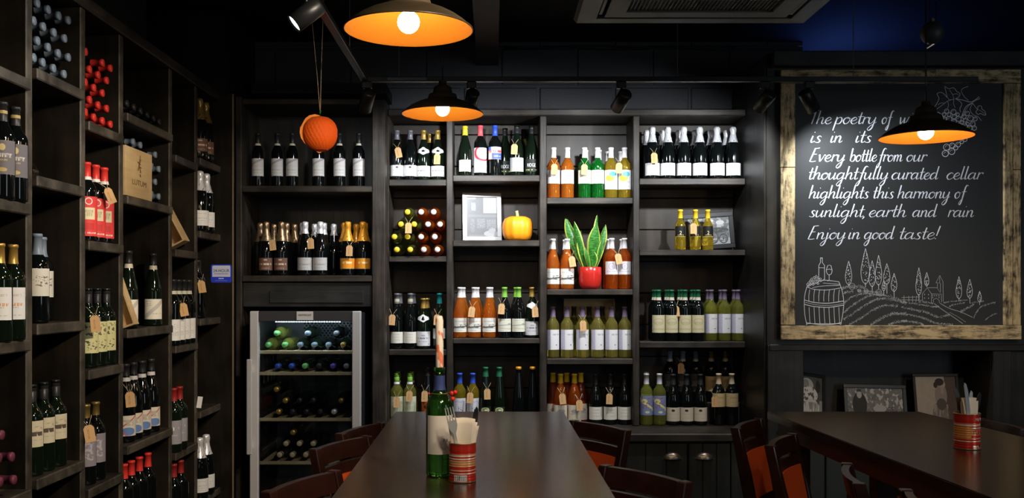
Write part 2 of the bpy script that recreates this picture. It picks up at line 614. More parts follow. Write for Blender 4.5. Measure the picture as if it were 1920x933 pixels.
add_box(bm, WX(504, YE), WX(681, YE), YE + 0.012, YE + 0.0199, WZ(578, YE) + 0.03, WZ(545, YE), 0.003)
obj('lintel_panel', bm, M_panelx, E)

# left shelving: end-on dividers, six columns
PY = [(3.066, 3.106), (3.463, 3.503), (3.833, 3.873), (4.420, 4.460), (4.795, 4.835)]
LEFT = thing('side_shelving', 'tall dark timber wine rack along the left wall, posts and offset shelves', 'shelving')
for a, b in PY:
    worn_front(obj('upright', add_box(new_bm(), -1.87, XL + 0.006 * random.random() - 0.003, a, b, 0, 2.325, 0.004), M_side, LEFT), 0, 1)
COLS = [(2.50, 3.066), (3.106, 3.463), (3.503, 3.833), (3.873, 4.42), (4.46, 4.795), (4.835, YP)]
LS = [[1.974, 1.577, 1.145, 0.668, 0.22], [2.022, 1.674, 1.192, 0.690, 0.26], [1.921, 1.484, 1.010, 0.575, 0.15],
      [2.020, 1.687, 1.143, 0.672, 0.285], [1.934, 1.494, 1.044, 0.545, 0.19], [1.972, 1.603, 1.159, 0.692, 0.242]]
for k, (a, b) in enumerate(COLS):
    for z in LS[k]:
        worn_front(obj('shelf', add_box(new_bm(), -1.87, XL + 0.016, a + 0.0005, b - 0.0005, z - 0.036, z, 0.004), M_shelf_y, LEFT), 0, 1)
obj('top_rail', add_box(new_bm(), -1.89, XL + 0.012, 2.45, YP - 0.001, 2.325, 2.372, 0.005), M_shelf_y, LEFT)
obj('back_boards', add_box(new_bm(), -1.895, -1.871, 2.45, YP - 0.001, 0, 2.324), M_side, LEFT)
obj('edge_strip', add_box(new_bm(), WX(437, YP) - .004, WX(437, YP) + .0035, YP - .002, YP - .0002, 0, WZ(176, YP), 0.0005), mat('worn_edge', (.22, .16, .08), .6), LEFT)  # pale strip: the light caught by the worn panel edge, put into its colour
obj('end_panel', add_box(new_bm(), -1.895, WX(437, YP), YP, YP + 0.035, 0, WZ(176, YP), 0.004), M_side, LEFT)

# ---------------------------------------------------------------- wine fridge
fy = 5.25
fx0, fx1 = WX(468, fy), WX(676, fy)
fz1 = WZ(583, fy)
fr = thing('wine_fridge', 'tall glass-door wine fridge with silver door frame and lit interior', 'fridge')
M_fin = mat('fridge_liner', (0.16, 0.17, 0.18), 0.5)
M_fbody = mat('fridge_body_black', (0.02, 0.02, 0.021), 0.4)
bm = new_bm()
add_box(bm, fx0 + 0.004, fx0 + 0.03, fy + 0.045, YB - 0.03, 0.03, fz1 - 0.01)
add_box(bm, fx1 - 0.03, fx1 - 0.004, fy + 0.045, YB - 0.03, 0.03, fz1 - 0.01)
add_box(bm, fx0 + 0.03, fx1 - 0.03, fy + 0.045, YB - 0.03, fz1 - 0.055, fz1 - 0.01)
add_box(bm, fx0 + 0.03, fx1 - 0.03, fy + 0.045, YB - 0.03, 0.03, 0.10)
add_box(bm, fx0 + 0.05, fx1 - 0.05, fy + 0.12, YB - 0.05, 0.0, 0.03)
obj('cabinet_body', bm, M_fbody, fr)
bm = new_bm()
add_box(bm, fx0 + 0.03, fx1 - 0.03, YB - 0.08, YB - 0.06, 0.10, fz1 - 0.055)
lin = marks_mat('fridge_back_panel', (0.10, 0.11, 0.12), [('rect', 0.30, 0, 0.42, 1, (0.16, 0.165, 0.17)), ('rect', 0.68, 0, 0.80, 1, (0.20, 0.205, 0.21))], 0.5)
me = planar_uv(mesh(bm, 'liner'))
obj('liner', me, lin, fr)
# perforated plate near the top
bm = new_bm()
for r_ in range(9):
    for q in range(16):
        x = fx0 + 0.20 + q * 0.0215 + (r_ % 2) * 0.0107
        z = fz1 - 0.20 + r_ * 0.0145
        if x < fx1 - 0.05:
            add_lathe(bm, [(0, 0), (0.0068, 0), (0.0068, 0.001), (0, 0.001)], 6, Matrix.Translation((x, YB - 0.0805, z)) @ Matrix.Rotation(PI / 2, 4, 'X'))
obj('perforated_plate', bm, mat('perforation_dark', (0.012, 0.012, 0.013), 0.6), fr)
door = obj('door', add_box(add_box(new_bm(), fx0, fx0 + 0.047, fy, fy + 0.04, 0.06, fz1, 0.004), fx1 - 0.047, fx1, fy, fy + 0.04, 0.06, fz1, 0.004), M_alu, fr)
bm = new_bm()
add_box(bm, fx0 + 0.047, fx1 - 0.047, fy + 0.004, fy + 0.036, fz1 - 0.056, fz1, 0.003)
obj('door_rail', bm, mat('rail_charcoal', (0.045, 0.045, 0.048), 0.4), door)
obj('door_rail', add_box(new_bm(), fx0 + 0.047, fx1 - 0.047, fy + 0.004, fy + 0.036, 0.06, 0.10, 0.003), mat('rail_charcoal', (0.045, 0.045, 0.048), 0.4), door)
# clear glazing: mostly see-through with a mirror-like sheen
mg = bpy.data.materials.new('door_glass')
mg.use_nodes = True
nt = mg.node_tree
nt.nodes.clear()
out = N(nt, 'ShaderNodeOutputMaterial')
tr = N(nt, 'ShaderNodeBsdfTransparent')
tr.inputs[0].default_value = (0.90, 0.93, 0.93, 1)
gl = N(nt, 'ShaderNodeBsdfGlossy')
gl.inputs['Roughness'].default_value = 0.02
fz = N(nt, 'ShaderNodeFresnel')
fz.inputs[0].default_value = 1.5
mx = N(nt, 'ShaderNodeMixShader')
nt.links.new(fz.outputs[0], mx.inputs[0])
nt.links.new(tr.outputs[0], mx.inputs[1])
nt.links.new(gl.outputs[0], mx.inputs[2])
nt.links.new(mx.outputs[0], out.inputs[0])
M_pane = mg
obj('glass_pane', add_box(new_bm(), fx0 + 0.047, fx1 - 0.047, fy + 0.016, fy + 0.022, 0.10, fz1 - 0.056), M_pane, door)
bm = new_bm()
hx = WX(471, fy)
add_box(bm, hx - 0.016, hx + 0.014, fy - 0.045, fy - 0.03, WZ(850, fy), WZ(672, fy), 0.005)
add_box(bm, hx - 0.006, hx + 0.006, fy - 0.031, fy, WZ(838, fy), WZ(826, fy))
add_box(bm, hx - 0.006, hx + 0.006, fy - 0.031, fy, WZ(696, fy), WZ(684, fy))
obj('handle', bm, M_steel, door)
badge = obj('badge', add_box(new_bm(), WX(556, fy), WX(587, fy), fy - 0.0015, fy + 0.0035, WZ(600, fy), WZ(583.5, fy), 0.001), mat('badge_silver', (0.62, 0.62, 0.60), 0.5), door)
obj('badge_lettering', text_mesh('VESTFROST', 0.02, 0.074, 0.010), mat('print_black', (0.015, 0.015, 0.015), 0.6), badge, (WX(571.5, fy), fy - 0.002, WZ(590.5, fy)))
led_m = mat('led_strip_glow', (1, 1, 1), 0.5, emit=(0.62, 0.85, 1.0), estr=9)
bm = new_bm()
for k in range(26):
    x = fx0 + 0.130 + k * 0.0140
    add_box(bm, x, x + 0.008, fy + 0.05, fy + 0.056, fz1 - 0.0620, fz1 - 0.0575)
obj('led_strip', bm, led_m, fr)
light('fridge_light', 'AREA', ((fx0 + fx1) / 2, fy + 0.075, fz1 - 0.060), 1.3, (0.70, 0.88, 1.0), ((fx0 + fx1) / 2, fy + 0.20, 0.9), shape='RECTANGLE', size=0.42, size_y=0.02)
FS = [658, 698, 784, 865]
M_beech = wood('fridge_shelf_beech', (0.42, 0.32, 0.20), (0.60, 0.50, 0.36), (3, 40, 40), rough=0.5, bump=0.05)
for k, y in enumerate(FS):
    z = WZ(y, fy + 0.06)
    bm = new_bm()
    add_box(bm, fx0 + 0.032, fx1 - 0.032, fy + 0.047, fy + 0.064, z - 0.014, z + 0.004, 0.002)
    for q in range(7):
        x = fx0 + 0.045 + q * 0.081
        add_box(bm, x, x + 0.03, fy + 0.064, YB - 0.09, z - 0.012, z - 0.002)
    obj('shelf', bm, M_beech, fr)
# ================================================================ BOTTLES
PROF = {
 'bord': [(0, .006), (.020, .002), (.032, 0), (.0362, .003), (.0372, .010), (.0372, .186), (.0362, .196), (.0325, .207), (.0255, .218), (.0190, .228), (.0158, .238), (.0142, .250), (.0136, .288), (.0155, .2885), (.0155, .296), (.0140, .2985), (0, .2985)],
 'burg': [(0, .006), (.022, .002), (.036, 0), (.0402, .004), (.0410, .012), (.0410, .128), (.0398, .148), (.0365, .170), (.0310, .192), (.0245, .212), (.0190, .228), (.0160, .242), (.0145, .256), (.0138, .284), (.0157, .2845), (.0157, .2925), (.0142, .295), (0, .295)],
 'tall': [(0, .006), (.022, .002), (.036, 0), (.0398, .004), (.0406, .012), (.0406, .130), (.0395, .155), (.0360, .182), (.0300, .208), (.0235, .232), (.0182, .252), (.0152, .270), (.0140, .285), (.0136, .312), (.0156, .3125), (.0156, .322), (.0142, .3245), (0, .3245)],
 'champ': [(0, .008), (.022, .003), (.037, 0), (.0425, .005), (.0432, .014), (.0432, .132), (.0420, .152), (.0388, .174), (.0330, .198), (.0265, .220), (.0205, .240), (.0170, .256), (.0150, .272), (.0148, .290), (.0168, .2905), (.0168, .298), (.0150, .302), (0, .302)],
 'half': [(0, .005), (.018, .002), (.027, 0), (.0308, .003), (.0316, .009), (.0316, .128), (.0306, .140), (.0272, .152), (.0212, .164), (.0162, .174), (.0138, .185), (.0128, .226), (.0146, .2265), (.0146, .234), (.0132, .237), (0, .237)],
 'flute': [(0, .006), (.020, .002), (.031, 0), (.0352, .004), (.0362, .012), (.0362, .090), (.0350, .125), (.0320, .165), (.0272, .205), (.0218, .245), (.0172, .278), (.0146, .300), (.0138, .322), (.0156, .3225), (.0156, .331), (.0140, .334), (0, .334)],
 'slim': [(0, .006), (.018, .002), (.029, 0), (.0330, .003), (.0340, .010), (.0340, .190), (.0330, .202), (.0292, .214), (.0225, .226), (.0168, .237), (.0143, .250), (.0134, .296), (.0152, .2965), (.0152, .306), (.0138, .309), (0, .309)],
}
for k_ in ('burg', 'tall'):
    PROF[k_] = [(r * .95 if r > .018 else r, z) for r, z in PROF[k_]]
def rad(kind, z):
    p = PROF[kind]
    for (r0, z0), (r1, z1) in zip(p[2:], p[3:]):
        if z0 <= z <= z1:
            return r0 + (r1 - r0) * (z - z0) / max(z1 - z0, 1e-6)
    return p[-2][0]
def top(kind):
    return PROF[kind][-1][1]

GL = {
 'black': mat('glass_black', (0.003, 0.004, 0.004), 0.06, spec=0.55),
 'dgreen': mat('glass_dark_green', (0.004, 0.008, 0.004), 0.06, spec=0.55),
 'olive': mat('glass_olive', (0.40, 0.44, 0.10), 0.03, trans=0.93, ior=1.45),
 'green': mat('glass_bottle_green', (0.03, 0.50, 0.07), 0.03, trans=0.90, ior=1.42),
 'white': mat('glass_white_wine', (0.88, 0.76, 0.18), 0.02, trans=0.91, ior=1.38),
 'lime': mat('glass_lime_wine', (0.76, 0.78, 0.16), 0.02, trans=0.91, ior=1.38),
 'gold': mat('glass_golden_wine', (0.97, 0.70, 0.06), 0.02, trans=0.90, ior=1.38),
 'rose': mat('glass_rose_wine', (1.0, 0.29, 0.03), 0.02, trans=0.83, ior=1.38),
 'amber': mat('glass_amber', (0.90, 0.18, 0.015), 0.03, trans=0.87, ior=1.40),
 'candle': mat('glass_table_green', (0.10, 0.42, 0.06), 0.03, trans=0.97, ior=1.42),
}
CAPC = {
 'grey': ((0.16, 0.16, 0.18), 0.4, 0.2), 'black': ((0.020, 0.020, 0.022), 0.4, 0), 'white': ((0.78, 0.76, 0.76), 0.35, 0.1), 'gold': ((0.62, 0.38, 0.09), 0.32, 0.6),
 'yellow': ((0.85, 0.58, 0.03), 0.4, 0), 'red': ((0.72, 0.04, 0.03), 0.38, 0), 'rosered': ((0.80, 0.10, 0.12), 0.4, 0), 'blue': ((0.03, 0.09, 0.55), 0.38, 0),
 'green': ((0.20, 0.45, 0.06), 0.4, 0), 'dkgreen': ((0.02, 0.16, 0.07), 0.4, 0.2), 'teal': ((0.01, 0.22, 0.22), 0.35, 0.2), 'silver': ((0.80, 0.80, 0.83), 0.30, 0.35),
 'bronze': ((0.42, 0.28, 0.16), 0.32, 0.8), 'orange': ((0.85, 0.36, 0.03), 0.36, 0.3), 'purple': ((0.16, 0.035, 0.06), 0.4, 0), 'mauve': ((0.17, 0.13, 0.20), 0.42, 0),
 'slate': ((0.20, 0.25, 0.32), 0.4, 0), 'cream': ((0.66, 0.54, 0.36), 0.45, 0), 'violet': ((0.10, 0.05, 0.40), 0.4, 0), 'palegreen': ((0.16, 0.50, 0.16), 0.4, 0),
 'darkred': ((0.30, 0.02, 0.02), 0.4, 0), 'dkgold': ((0.35, 0.24, 0.07), 0.35, 0.6),
}
def capm(k):
    c, r, m = CAPC[k]
    return mat('foil_' + k, c, r, metal=m)
G1, G2, INK = (0.45, 0.44, 0.43), (0.62, 0.60, 0.58), (0.06, 0.06, 0.07)
CRM, WHT = (0.74, 0.70, 0.60), (0.78, 0.77, 0.76)
T = lambda u0, v0, u1, v1, c=G1, s=(45, 5): ('text', u0, v0, u1, v1, c, s)
LABM = {
 'plain': (WHT, [T(.25, .78, .75, .82), T(.2, .45, .8, .52), T(.3, .3, .7, .34), T(.3, .16, .7, .19)]),
 'cream': (CRM, [T(.3, .74, .7, .80), T(.25, .5, .75, .56, G1), T(.3, .25, .7, .3)]),
 'dot': (WHT, [('ell', .5, .80, .07, .09, (.08, .07, .09)), T(.25, .5, .75, .56), T(.3, .25, .7, .3)]),
 'fold': ((.66, .64, .62), [('diag', .62, .42, .06, (.42, .38, .40)), ('rect', 0, .56, 1, .575, (.5, .48, .47)), T(.2, .30, .8, .38, G1), T(.2, .16, .8, .2)]),
 'grapegrey': ((.17, .155, .17), [('ell', .55, .80, .09, .10, (.62, .52, .25)), T(.25, .5, .85, .62, (.75, .72, .68)), T(.3, .4, .7, .45, (.6, .45, .2)), ('ell', .55, .14, .14, .06, (.55, .40, .16))]),
 'chateau': (WHT, [T(.2, .72, .8, .80, (.6, .55, .5)), T(.2, .42, .85, .52, (.7, .35, .15), (25, 4)), T(.3, .36, .7, .40, G1), T(.2, .12, .8, .15)]),
 'sketch': (CRM, [('speck', .45, .35, .95, .75, (.2, .18, .15), (9, 14)), T(.1, .55, .4, .62)]),
 'script': ((.66, .58, .40), [('speck', .1, .55, .95, .80, (.42, .36, .25), (5, 22)), T(.35, .42, .95, .58, (.10, .08, .06), (16, 3)), T(.4, .25, .9, .29)]),
 'redlab': ((.72, .055, .05), [('ring', .55, .88, .14, .09, (.85, .75, .7)), ('rect', .28, .42, .8, .72, (.74, .66, .42)), T(.35, .5, .72, .66, (.4, .35, .2)), ('rect', .35, .16, .75, .33, (.60, .04, .04)), T(.2, .06, .85, .1, (.85, .7, .65))]),
 'spots': ((.74, .70, .34), [('speck', .35, .55, .98, .95, (.14, .13, .08), (9, 9)), ('speck', .3, .10, .9, .40, (.10, .10, .06), (7, 12))]),
 'greyblock': ((.26, .23, .26), [T(.15, .2, .8, .8, (.45, .42, .45), (8, 10))]),
 'diagonal': (CRM, [('diag', -.05, 1.0, .12, (.50, .48, .44)), ('speck', .1, .62, .45, .92, (.35, .34, .32), (14, 14)), T(.1, .25, .9, .3)]),
 'whitepair': ((.76, .76, .74), [('speck', .25, .55, .75, .78, (.45, .46, .44), (12, 12)), T(.2, .22, .8, .42, (.55, .56, .54), (30, 9))]),
 'painting': ((.70, .64, .52), [('diag', .10, .95, .04, (.62, .12, .12)), ('ell', .60, .22, .26, .20, (.14, .24, .50)), ('diag', .75, -1.4, .05, (.62, .18, .15)), T(.1, .5, .8, .8, (.5, .45, .38), (6, 6))]),
 'greyM': ((.30, .29, .32), [T(.25, .58, .75, .72, (.75, .74, .74), (7, 2)), T(.3, .35, .7, .4, (.5, .5, .5))]),
 'brown': ((.16, .085, .06), [T(.1, .42, .9, .56, (.7, .5, .38), (20, 3)), ('ell', .5, .84, .12, .06, (.6, .4, .3)), T(.25, .12, .75, .2, (.5, .33, .25))]),
 'silverlab': ((.50, .49, .48), [T(.2, .4, .85, .55, (.30, .30, .30), (20, 4)), T(.2, .15, .7, .22, (.38, .38, .38)), ('rect', .45, .82, .7, .84, (.3, .3, .3))]),
 'orangelab': ((.80, .30, .02), [T(.3, .5, .75, .68, (.9, .75, .5), (16, 3)), ('rect', 0, 0, 1, .08, (.55, .33, .10)), ('rect', 0, .92, 1, 1, (.6, .38, .1))]),
 'redring': (WHT, [('ring', .62, .78, .48, .30, (.72, .05, .07)), ('rect', .62, .5, 1, 1, WHT), ('ring', .72, .80, .55, .34, (.72, .05, .07)), ('rect', .7, .62, 1, 1, WHT), T(.2, .3, .8, .36), T(.2, .1, .8, .14)]),
 'patch': ((.80, .42, .34), [('rect', 0, .72, .3, 1, (.10, .16, .48)), ('rect', .35, .02, 1, .50, (.07, .13, .52)), ('rect', 0, .02, .3, .45, (.78, .66, .66)), ('rect', .3, .82, 1, 1, (.70, .60, .60)), T(.05, .55, .95, .72, (.72, .06, .08), (12, 2)), T(.45, .2, .9, .3, (.7, .7, .75))]),
 'blacklab': ((.015, .017, .015), [T(.1, .12, .9, .2, (.45, .60, .15), (22, 3))]),
 'silverglass': ((.42, .42, .42), [T(.05, .1, .9, .2, (.45, .60, .15), (22, 3))]),
 'landscape': ((.76, .72, .64), [('speck', 0, .30, 1, .56, (.08, .08, .09), (5, 14)), ('diag', .30, .14, .05, (.12, .12, .12)), ('rect', 0, .26, 1, .30, (.4, .38, .35)), T(.15, .72, .85, .80), T(.3, .1, .7, .15)]),
 'hill': ((.70, .68, .56), [('diag', .45, .12, .05, (.45, .45, .36)), ('ell', .78, .58, .09, .08, (.35, .38, .28)), ('diag', .30, -.1, .04, (.55, .54, .44)), T(.15, .84, .85, .9)]),
 'crest': ((.72, .70, .70), [('ell', .5, .72, .12, .06, (.45, .44, .46)), T(.15, .48, .85, .58, (.25, .25, .28), (24, 3)), T(.25, .27, .75, .33, (.35, .35, .38)), ('ell', .85, .12, .03, .03, INK)]),
 'wavy': ((.62, .66, .46), [T(.1, .75, .9, .85, (.85, .85, .78), (20, 4)), T(.1, .55, .9, .62, (.8, .8, .72)), ('speck', .2, .1, .8, .45, (.48, .56, .28), (10, 10))]),
 'orangeblack': ((.72, .16, .02), [('speck', 0, .1, 1, .9, (.03, .02, .02), (6, 3))]),
 'bluedraw': ((.70, .70, .76), [('speck', .2, .1, .8, .5, (.15, .18, .32), (8, 8)), T(.15, .75, .85, .85, (.45, .47, .55))]),
 'oval': ((.012, .025, .014), [('ell', .5, .5, .34, .40, (.66, .64, .28)), ('ell', .5, .5, .25, .28, (.10, .16, .06)), T(.3, .4, .7, .6, (.8, .78, .6), (18, 3))]),
 'circles': (WHT, [('ell', .42, .58, .26, .17, (.85, .58, .05)), ('ell', .58, .78, .22, .13, (.12, .52, .66)), T(.2, .34, .8, .42, G1), T(.25, .14, .75, .17)]),
 'pinkblank': ((.80, .76, .76), [T(.25, .45, .75, .55, G2), ('rect', .3, .55, .7, .85, (.74, .71, .71))]),
 'greencream': ((.78, .78, .60), [T(.2, .3, .8, .8, (.60, .62, .45), (26, 10))]),
 'seal': ((.66, .63, .65), [('ring', .48, .62, .18, .28, (.45, .40, .46)), ('ell', .48, .62, .08, .14, (.55, .5, .55)), T(.15, .18, .85, .28, (.4, .38, .42))]),
 'lilac': ((.76, .74, .74), [('rect', 0, 0, .36, 1, (.46, .43, .56)), ('speck', 0, 0, .36, 1, (.66, .64, .72), (22, 30)), T(.5, .72, .92, .80, (.4, .38, .42)), ('ell', .72, .24, .05, .02, INK)]),
 'house': ((.72, .64, .50), [('ell', .55, .62, .24, .12, (.40, .38, .36)), T(.3, .42, .8, .50, (.3, .28, .26)), T(.2, .1, .8, .14)]),
 'claret': ((.64, .57, .35), [('ring', .5, .62, .33, .20, (.52, .46, .26)), T(.2, .5, .8, .62, (.42, .38, .2)), T(.1, .15, .9, .25, (.45, .40, .22))]),
 'italy': ((.20, .25, .44), [('diag', .86, -.62, .07, (.72, .66, .28)), ('ell', .35, .72, .20, .13, (.72, .66, .28)), ('speck', .1, .3, .95, .95, (.25, .12, .16), (11, 11)), ('ell', .55, .16, .13, .06, (.72, .66, .28)), ('ell', .85, .36, .1, .05, (.72, .66, .28))]),
 'parchment': ((.62, .47, .24), [T(.35, .6, .9, .75, (.46, .33, .15)), T(.4, .3, .9, .36, (.5, .36, .18))]),
 'midcream': ((.60, .52, .40), [('ell', .5, .78, .09, .09, (.06, .03, .04)), T(.15, .5, .85, .56, (.45, .38, .3)), T(.3, .2, .8, .25, (.5, .42, .33))]),
 'gold2': ((.012, .012, .012), [('rect', 0, 0, 1, .05, (.5, .36, .08)), T(.25, .12, .75, .18, (.6, .55, .3))]),
 'dark': ((.05, .05, .055), [T(.2, .3, .8, .6, (.25, .25, .25))]),
}
def labm(k):
    b, mk = LABM[k]
    return marks_mat('label_' + k, b, mk, 0.55)

CACHE = {}
def body_mesh(kind):
    if ('b', kind) not in CACHE:
        CACHE['b', kind] = mesh(add_lathe(new_bm(), PROF[kind], 28), 'bottle_body')
    return CACHE['b', kind]
def with_mat(key, me, m):
    k = (key, m.name)
    if k not in CACHE:
        c = me.copy()
        c.materials.clear()
        c.materials.append(m)
        CACHE[k] = c
    return CACHE[k]
def cap_mesh(kind, style, L):
    k = ('c', kind, style, L)
    if k not in CACHE:
        t = top(kind)
        e = .0009
        if style == 'foil':
            z0 = t - L
            zs = [z0 + (t - .030 - z0) * i / 6 for i in range(7)]
            pr = [(rad(kind, z) + .0012, z) for z in zs]
            pr += [(.0180, t - .024), (.0188, t - .012), (.0190, t - .004), (.0168, t + .004), (.010, t + .0075), (0, t + .008)]
            rnd = random.Random(3)
            ph = [rnd.uniform(0, 6) for _ in range(8)]
            wob = lambda a, z: 1 + .085 * math.sin(5 * a + ph[0] + z * 160) * (1 if z > t - .035 else .35) + .055 * math.sin(9 * a + ph[1] - z * 240)
            me = mesh(add_lathe(new_bm(), pr, 24, wob=wob), 'foil')
        elif style == 'screw':
            pr = [(.0150, t - L), (.0152, t - L + .001), (.0152, t - .022), (.0146, t - .0215), (.0146, t - .0205), (.0152, t - .020), (.0152, t - .001), (.0142, t + .0008), (0, t + .0008)]
            me = mesh(add_lathe(new_bm(), pr, 20), 'screw_cap')
        elif style == 'disc':
            pr = [(.0150, t - L), (.0172, t - L + .001), (.0172, t), (.013, t + .003), (0, t + .003)]
            me = mesh(add_lathe(new_bm(), pr, 16), 'stopper')
        else:
            zs = sorted(set([t - L] + [z for r, z in PROF[kind] if t - L < z < t - .003] + [t - .0025]))
            pr = [(rad(kind, z) + e, z) for z in zs] + [(.0146, t + .0006), (0, t + .0008)]
            me = mesh(add_lathe(new_bm(), pr, 20), 'capsule')
        CACHE[k] = me
    return CACHE[k]
def patch_mesh(kind, z0, z1, span, off=.0006):
    k = ('l', kind, z0, z1, span)
    if k not in CACHE:
        bm = new_bm()
        uvl = bm.loops.layers.uv.new('UVMap')
        nx, nz = 16, 1 if rad(kind, z0) == rad(kind, z1) and z1 < .13 else 6
        g = []
        for j in range(nz + 1):
            z = z0 + (z1 - z0) * j / nz
            r = rad(kind, z) + off
            g.append([(bm.verts.new((r * math.sin(R(span) * (i / nx - .5)), -r * math.cos(R(span) * (i / nx - .5)), z)), i / nx, j / nz) for i in range(nx + 1)])
        for j in range(nz):
            for i in range(nx):
                q = [g[j][i], g[j][i + 1], g[j + 1][i + 1], g[j + 1][i]]
                f = bm.faces.new([a[0] for a in q])
                f.smooth = True
                for l, a in zip(f.loops, q):
                    l[uvl].uv = (a[1], a[2])
        CACHE[k] = mesh(bm, 'label', fixn=False)
    return CACHE[k]
def band_mesh(kind, z0, z1):
    k = ('n', kind, z0, z1)
    if k not in CACHE:
        CACHE[k] = mesh(add_lathe(new_bm(), [(rad(kind, z0) + .0013, z0), (rad(kind, (z0 + z1) / 2) + .0014, (z0 + z1) / 2), (rad(kind, z1) + .0013, z1)], 20), 'band')
    return CACHE[k]
def medal_mesh(kind, z0, z1):
    """small pointed collar label on the shoulder"""
    k = ('m', kind, z0, z1)
    if k not in CACHE:
        bm = new_bm()
        n = 12
        up, lo = [], []
        for i in range(n + 1):
            a = R(150) * (i / n - .5)
            t = abs(i / n - .5) * 2
            hh = (z1 - z0) * (.5 - .33 * t + (.10 if 5 <= i <= 7 else 0))
            zc = (z0 + z1) / 2
            for lst, z in ((up, zc + hh), (lo, zc - hh)):
                r = rad(kind, z) + .0008
                lst.append(bm.verts.new((r * math.sin(a), -r * math.cos(a), z)))
        for i in range(n):
            f = bm.faces.new((lo[i], lo[i + 1], up[i + 1], up[i]))
            f.smooth = True
        CACHE[k] = mesh(bm, 'medal', fixn=False)
    return CACHE[k]

def bottle(label, group, loc, kind='bord', sc=1.0, glass='black', cap=('capsule', 'black', .055), lab=None, neck=None, medal=None, rot=0.0, lie=None, extra=None, name='wine_bottle'):
    eul = (0, 0, rot)
    if lie == 'x':
        eul = (0, PI / 2, 0)
    elif lie == 'y':
        eul = (PI / 2, 0, 0)
    t = thing(name, label, 'bottle', loc, eul, group)
    t.scale = (sc, sc, sc)
    obj('glass_body', with_mat(('b', kind), body_mesh(kind), GL[glass]), None, t)
    if cap:
        st, c, L = cap
        cm = capm(c)
        obj({'foil': 'foil', 'screw': 'screw_cap', 'disc': 'stopper'}.get(st, 'capsule'), with_mat(('c', kind, st, L), cap_mesh(kind, st, L), cm), None, t)
    if neck:
        z0, z1, c = neck
        obj('neck_band', with_mat(('n', kind, z0, z1), band_mesh(kind, z0, z1), mat('band_%d_%d_%d' % tuple(int(x * 99) for x in c), c, 0.5)), None, t)
    if medal:
        obj('collar_label', with_mat(('m', kind) + medal, medal_mesh(kind, *medal), mat('collar_white', (.78, .77, .75), 0.5)), None, t)
    if lab:
        k, z0, z1, span = lab
        l = obj('label', with_mat(('l', kind, z0, z1, span), patch_mesh(kind, z0, z1, span), labm(k)), None, t)
        if extra:
            extra(l, kind)
    return t

def ords(n):
    if n == 1:
        return ['']
    if n == 2:
        return ['left', 'right']
    if n == 3:
        return ['left', 'middle', 'right']
    w = ['leftmost', 'second from left', 'third from left', 'fourth from left', 'fifth from left', 'sixth from left', 'seventh from left', 'eighth from left']
    return (w[:n - 1] + ['rightmost'])[:n]

PX_OF = {}
def row(pxs, Y0, z, desc, place, group, rj=4, stag=0, **kw):
    n = len(pxs)
    for k_, (o, px) in enumerate(zip(ords(n), pxs)):
        Y = Y0 + (stag if k_ % 2 else 0)
        lbl = ' '.join((o + ' ' + desc + ' ' + place).split())
        bottle(lbl, group, (WX(px, Y), Y, z + .0006), rot=R(random.uniform(-rj, rj)) - WX(px, Y) / Y * .5, **kw)

def zs(c, i):
    return zshelf(SH[c][i][0])
Yf, Yb, Yd = 5.63, 5.725, 5.79
CAPS = lambda c, L=.055: ('capsule', c, L)
FOIL = lambda c, L=.085: ('foil', c, L)
# ---- column A, top shelf
z = zs('A', 0)
g = 'bottles on the top shelf of the first column'
row([744.2, 769.2], Yf, z, 'grey-capped cream-dot-label bottle', 'at left end of shelf above stacked bottles', g, kind='burg', cap=CAPS('grey'), lab=('dot', .024, .088, 165))
row([794.2, 820.6], Yf, z, 'gold-capped bottle with white collar', 'at right end of shelf above stacked bottles', g, kind='burg', glass='dgreen', cap=CAPS('gold'), lab=('crest', .022, .084, 165), medal=(.152, .190))
row([769], Yb, z, 'dark grey-capped bottle', 'hidden behind the second bottle above the stacked bottles', g, kind='burg', cap=CAPS('grey'))
row([806], Yb + .03, z, 'gold-capped bottle peeping out', 'behind the white-collared bottle above the stack', g, kind='burg', glass='dgreen', cap=CAPS('gold'))
# ---- column B, top shelf
z = zs('B', 0)
g = 'bottles above the framed photograph and pumpkin'
row([872], Yf, z, 'yellow-capped slope-shouldered bottle with blank white label', 'above the picture frame', g, kind='burg', glass='dgreen', cap=CAPS('yellow'), lab=('plain', .026, .094, 120))
row([900.6], Yf, z, 'red-capped wine bottle with red ring drawn on white label', 'above the picture frame', g, kind='bord', cap=CAPS('rosered', .062), lab=('redring', .020, .165, 165))
row([928], Yf, z, 'blue-capped wine bottle with red and blue patchwork label', 'above the picture frame', g, kind='bord', cap=CAPS('blue', .062), lab=('patch', .098, .170, 165))
def ridge(l, kind):
    me = wrap(text_mesh('RIDGE', .02, .050, .020), rad(kind, .06) + .0012)
    obj('lettering', me, mat('print_white', (.75, .75, .75), .6), l, (0, 0, .062))
dk = dict(kind='burg', glass='dgreen', cap=('screw', 'black', .055), extra=ridge)
row([947], 5.705, z, 'orange-topped dark bottle with RIDGE on black label', 'left of the silver-label one', g, lab=('blacklab', .024, .098, 150), **dk)
row([969], Yf - .015, z, 'orange-topped dark bottle with RIDGE on silver label', 'above the pumpkin', g, lab=('silverglass', .024, .105, 165), rj=1, **dk)
row([996.5], Yf, z, 'orange-topped dark bottle with RIDGE on black label', 'nearest the upright above the pumpkin', g, lab=('blacklab', .024, .098, 150), **dk)
row([982], 5.748, z, 'plain dark green bottle', 'standing behind the RIDGE bottles', g, kind='burg', glass='olive', cap=('screw', 'black', .055))
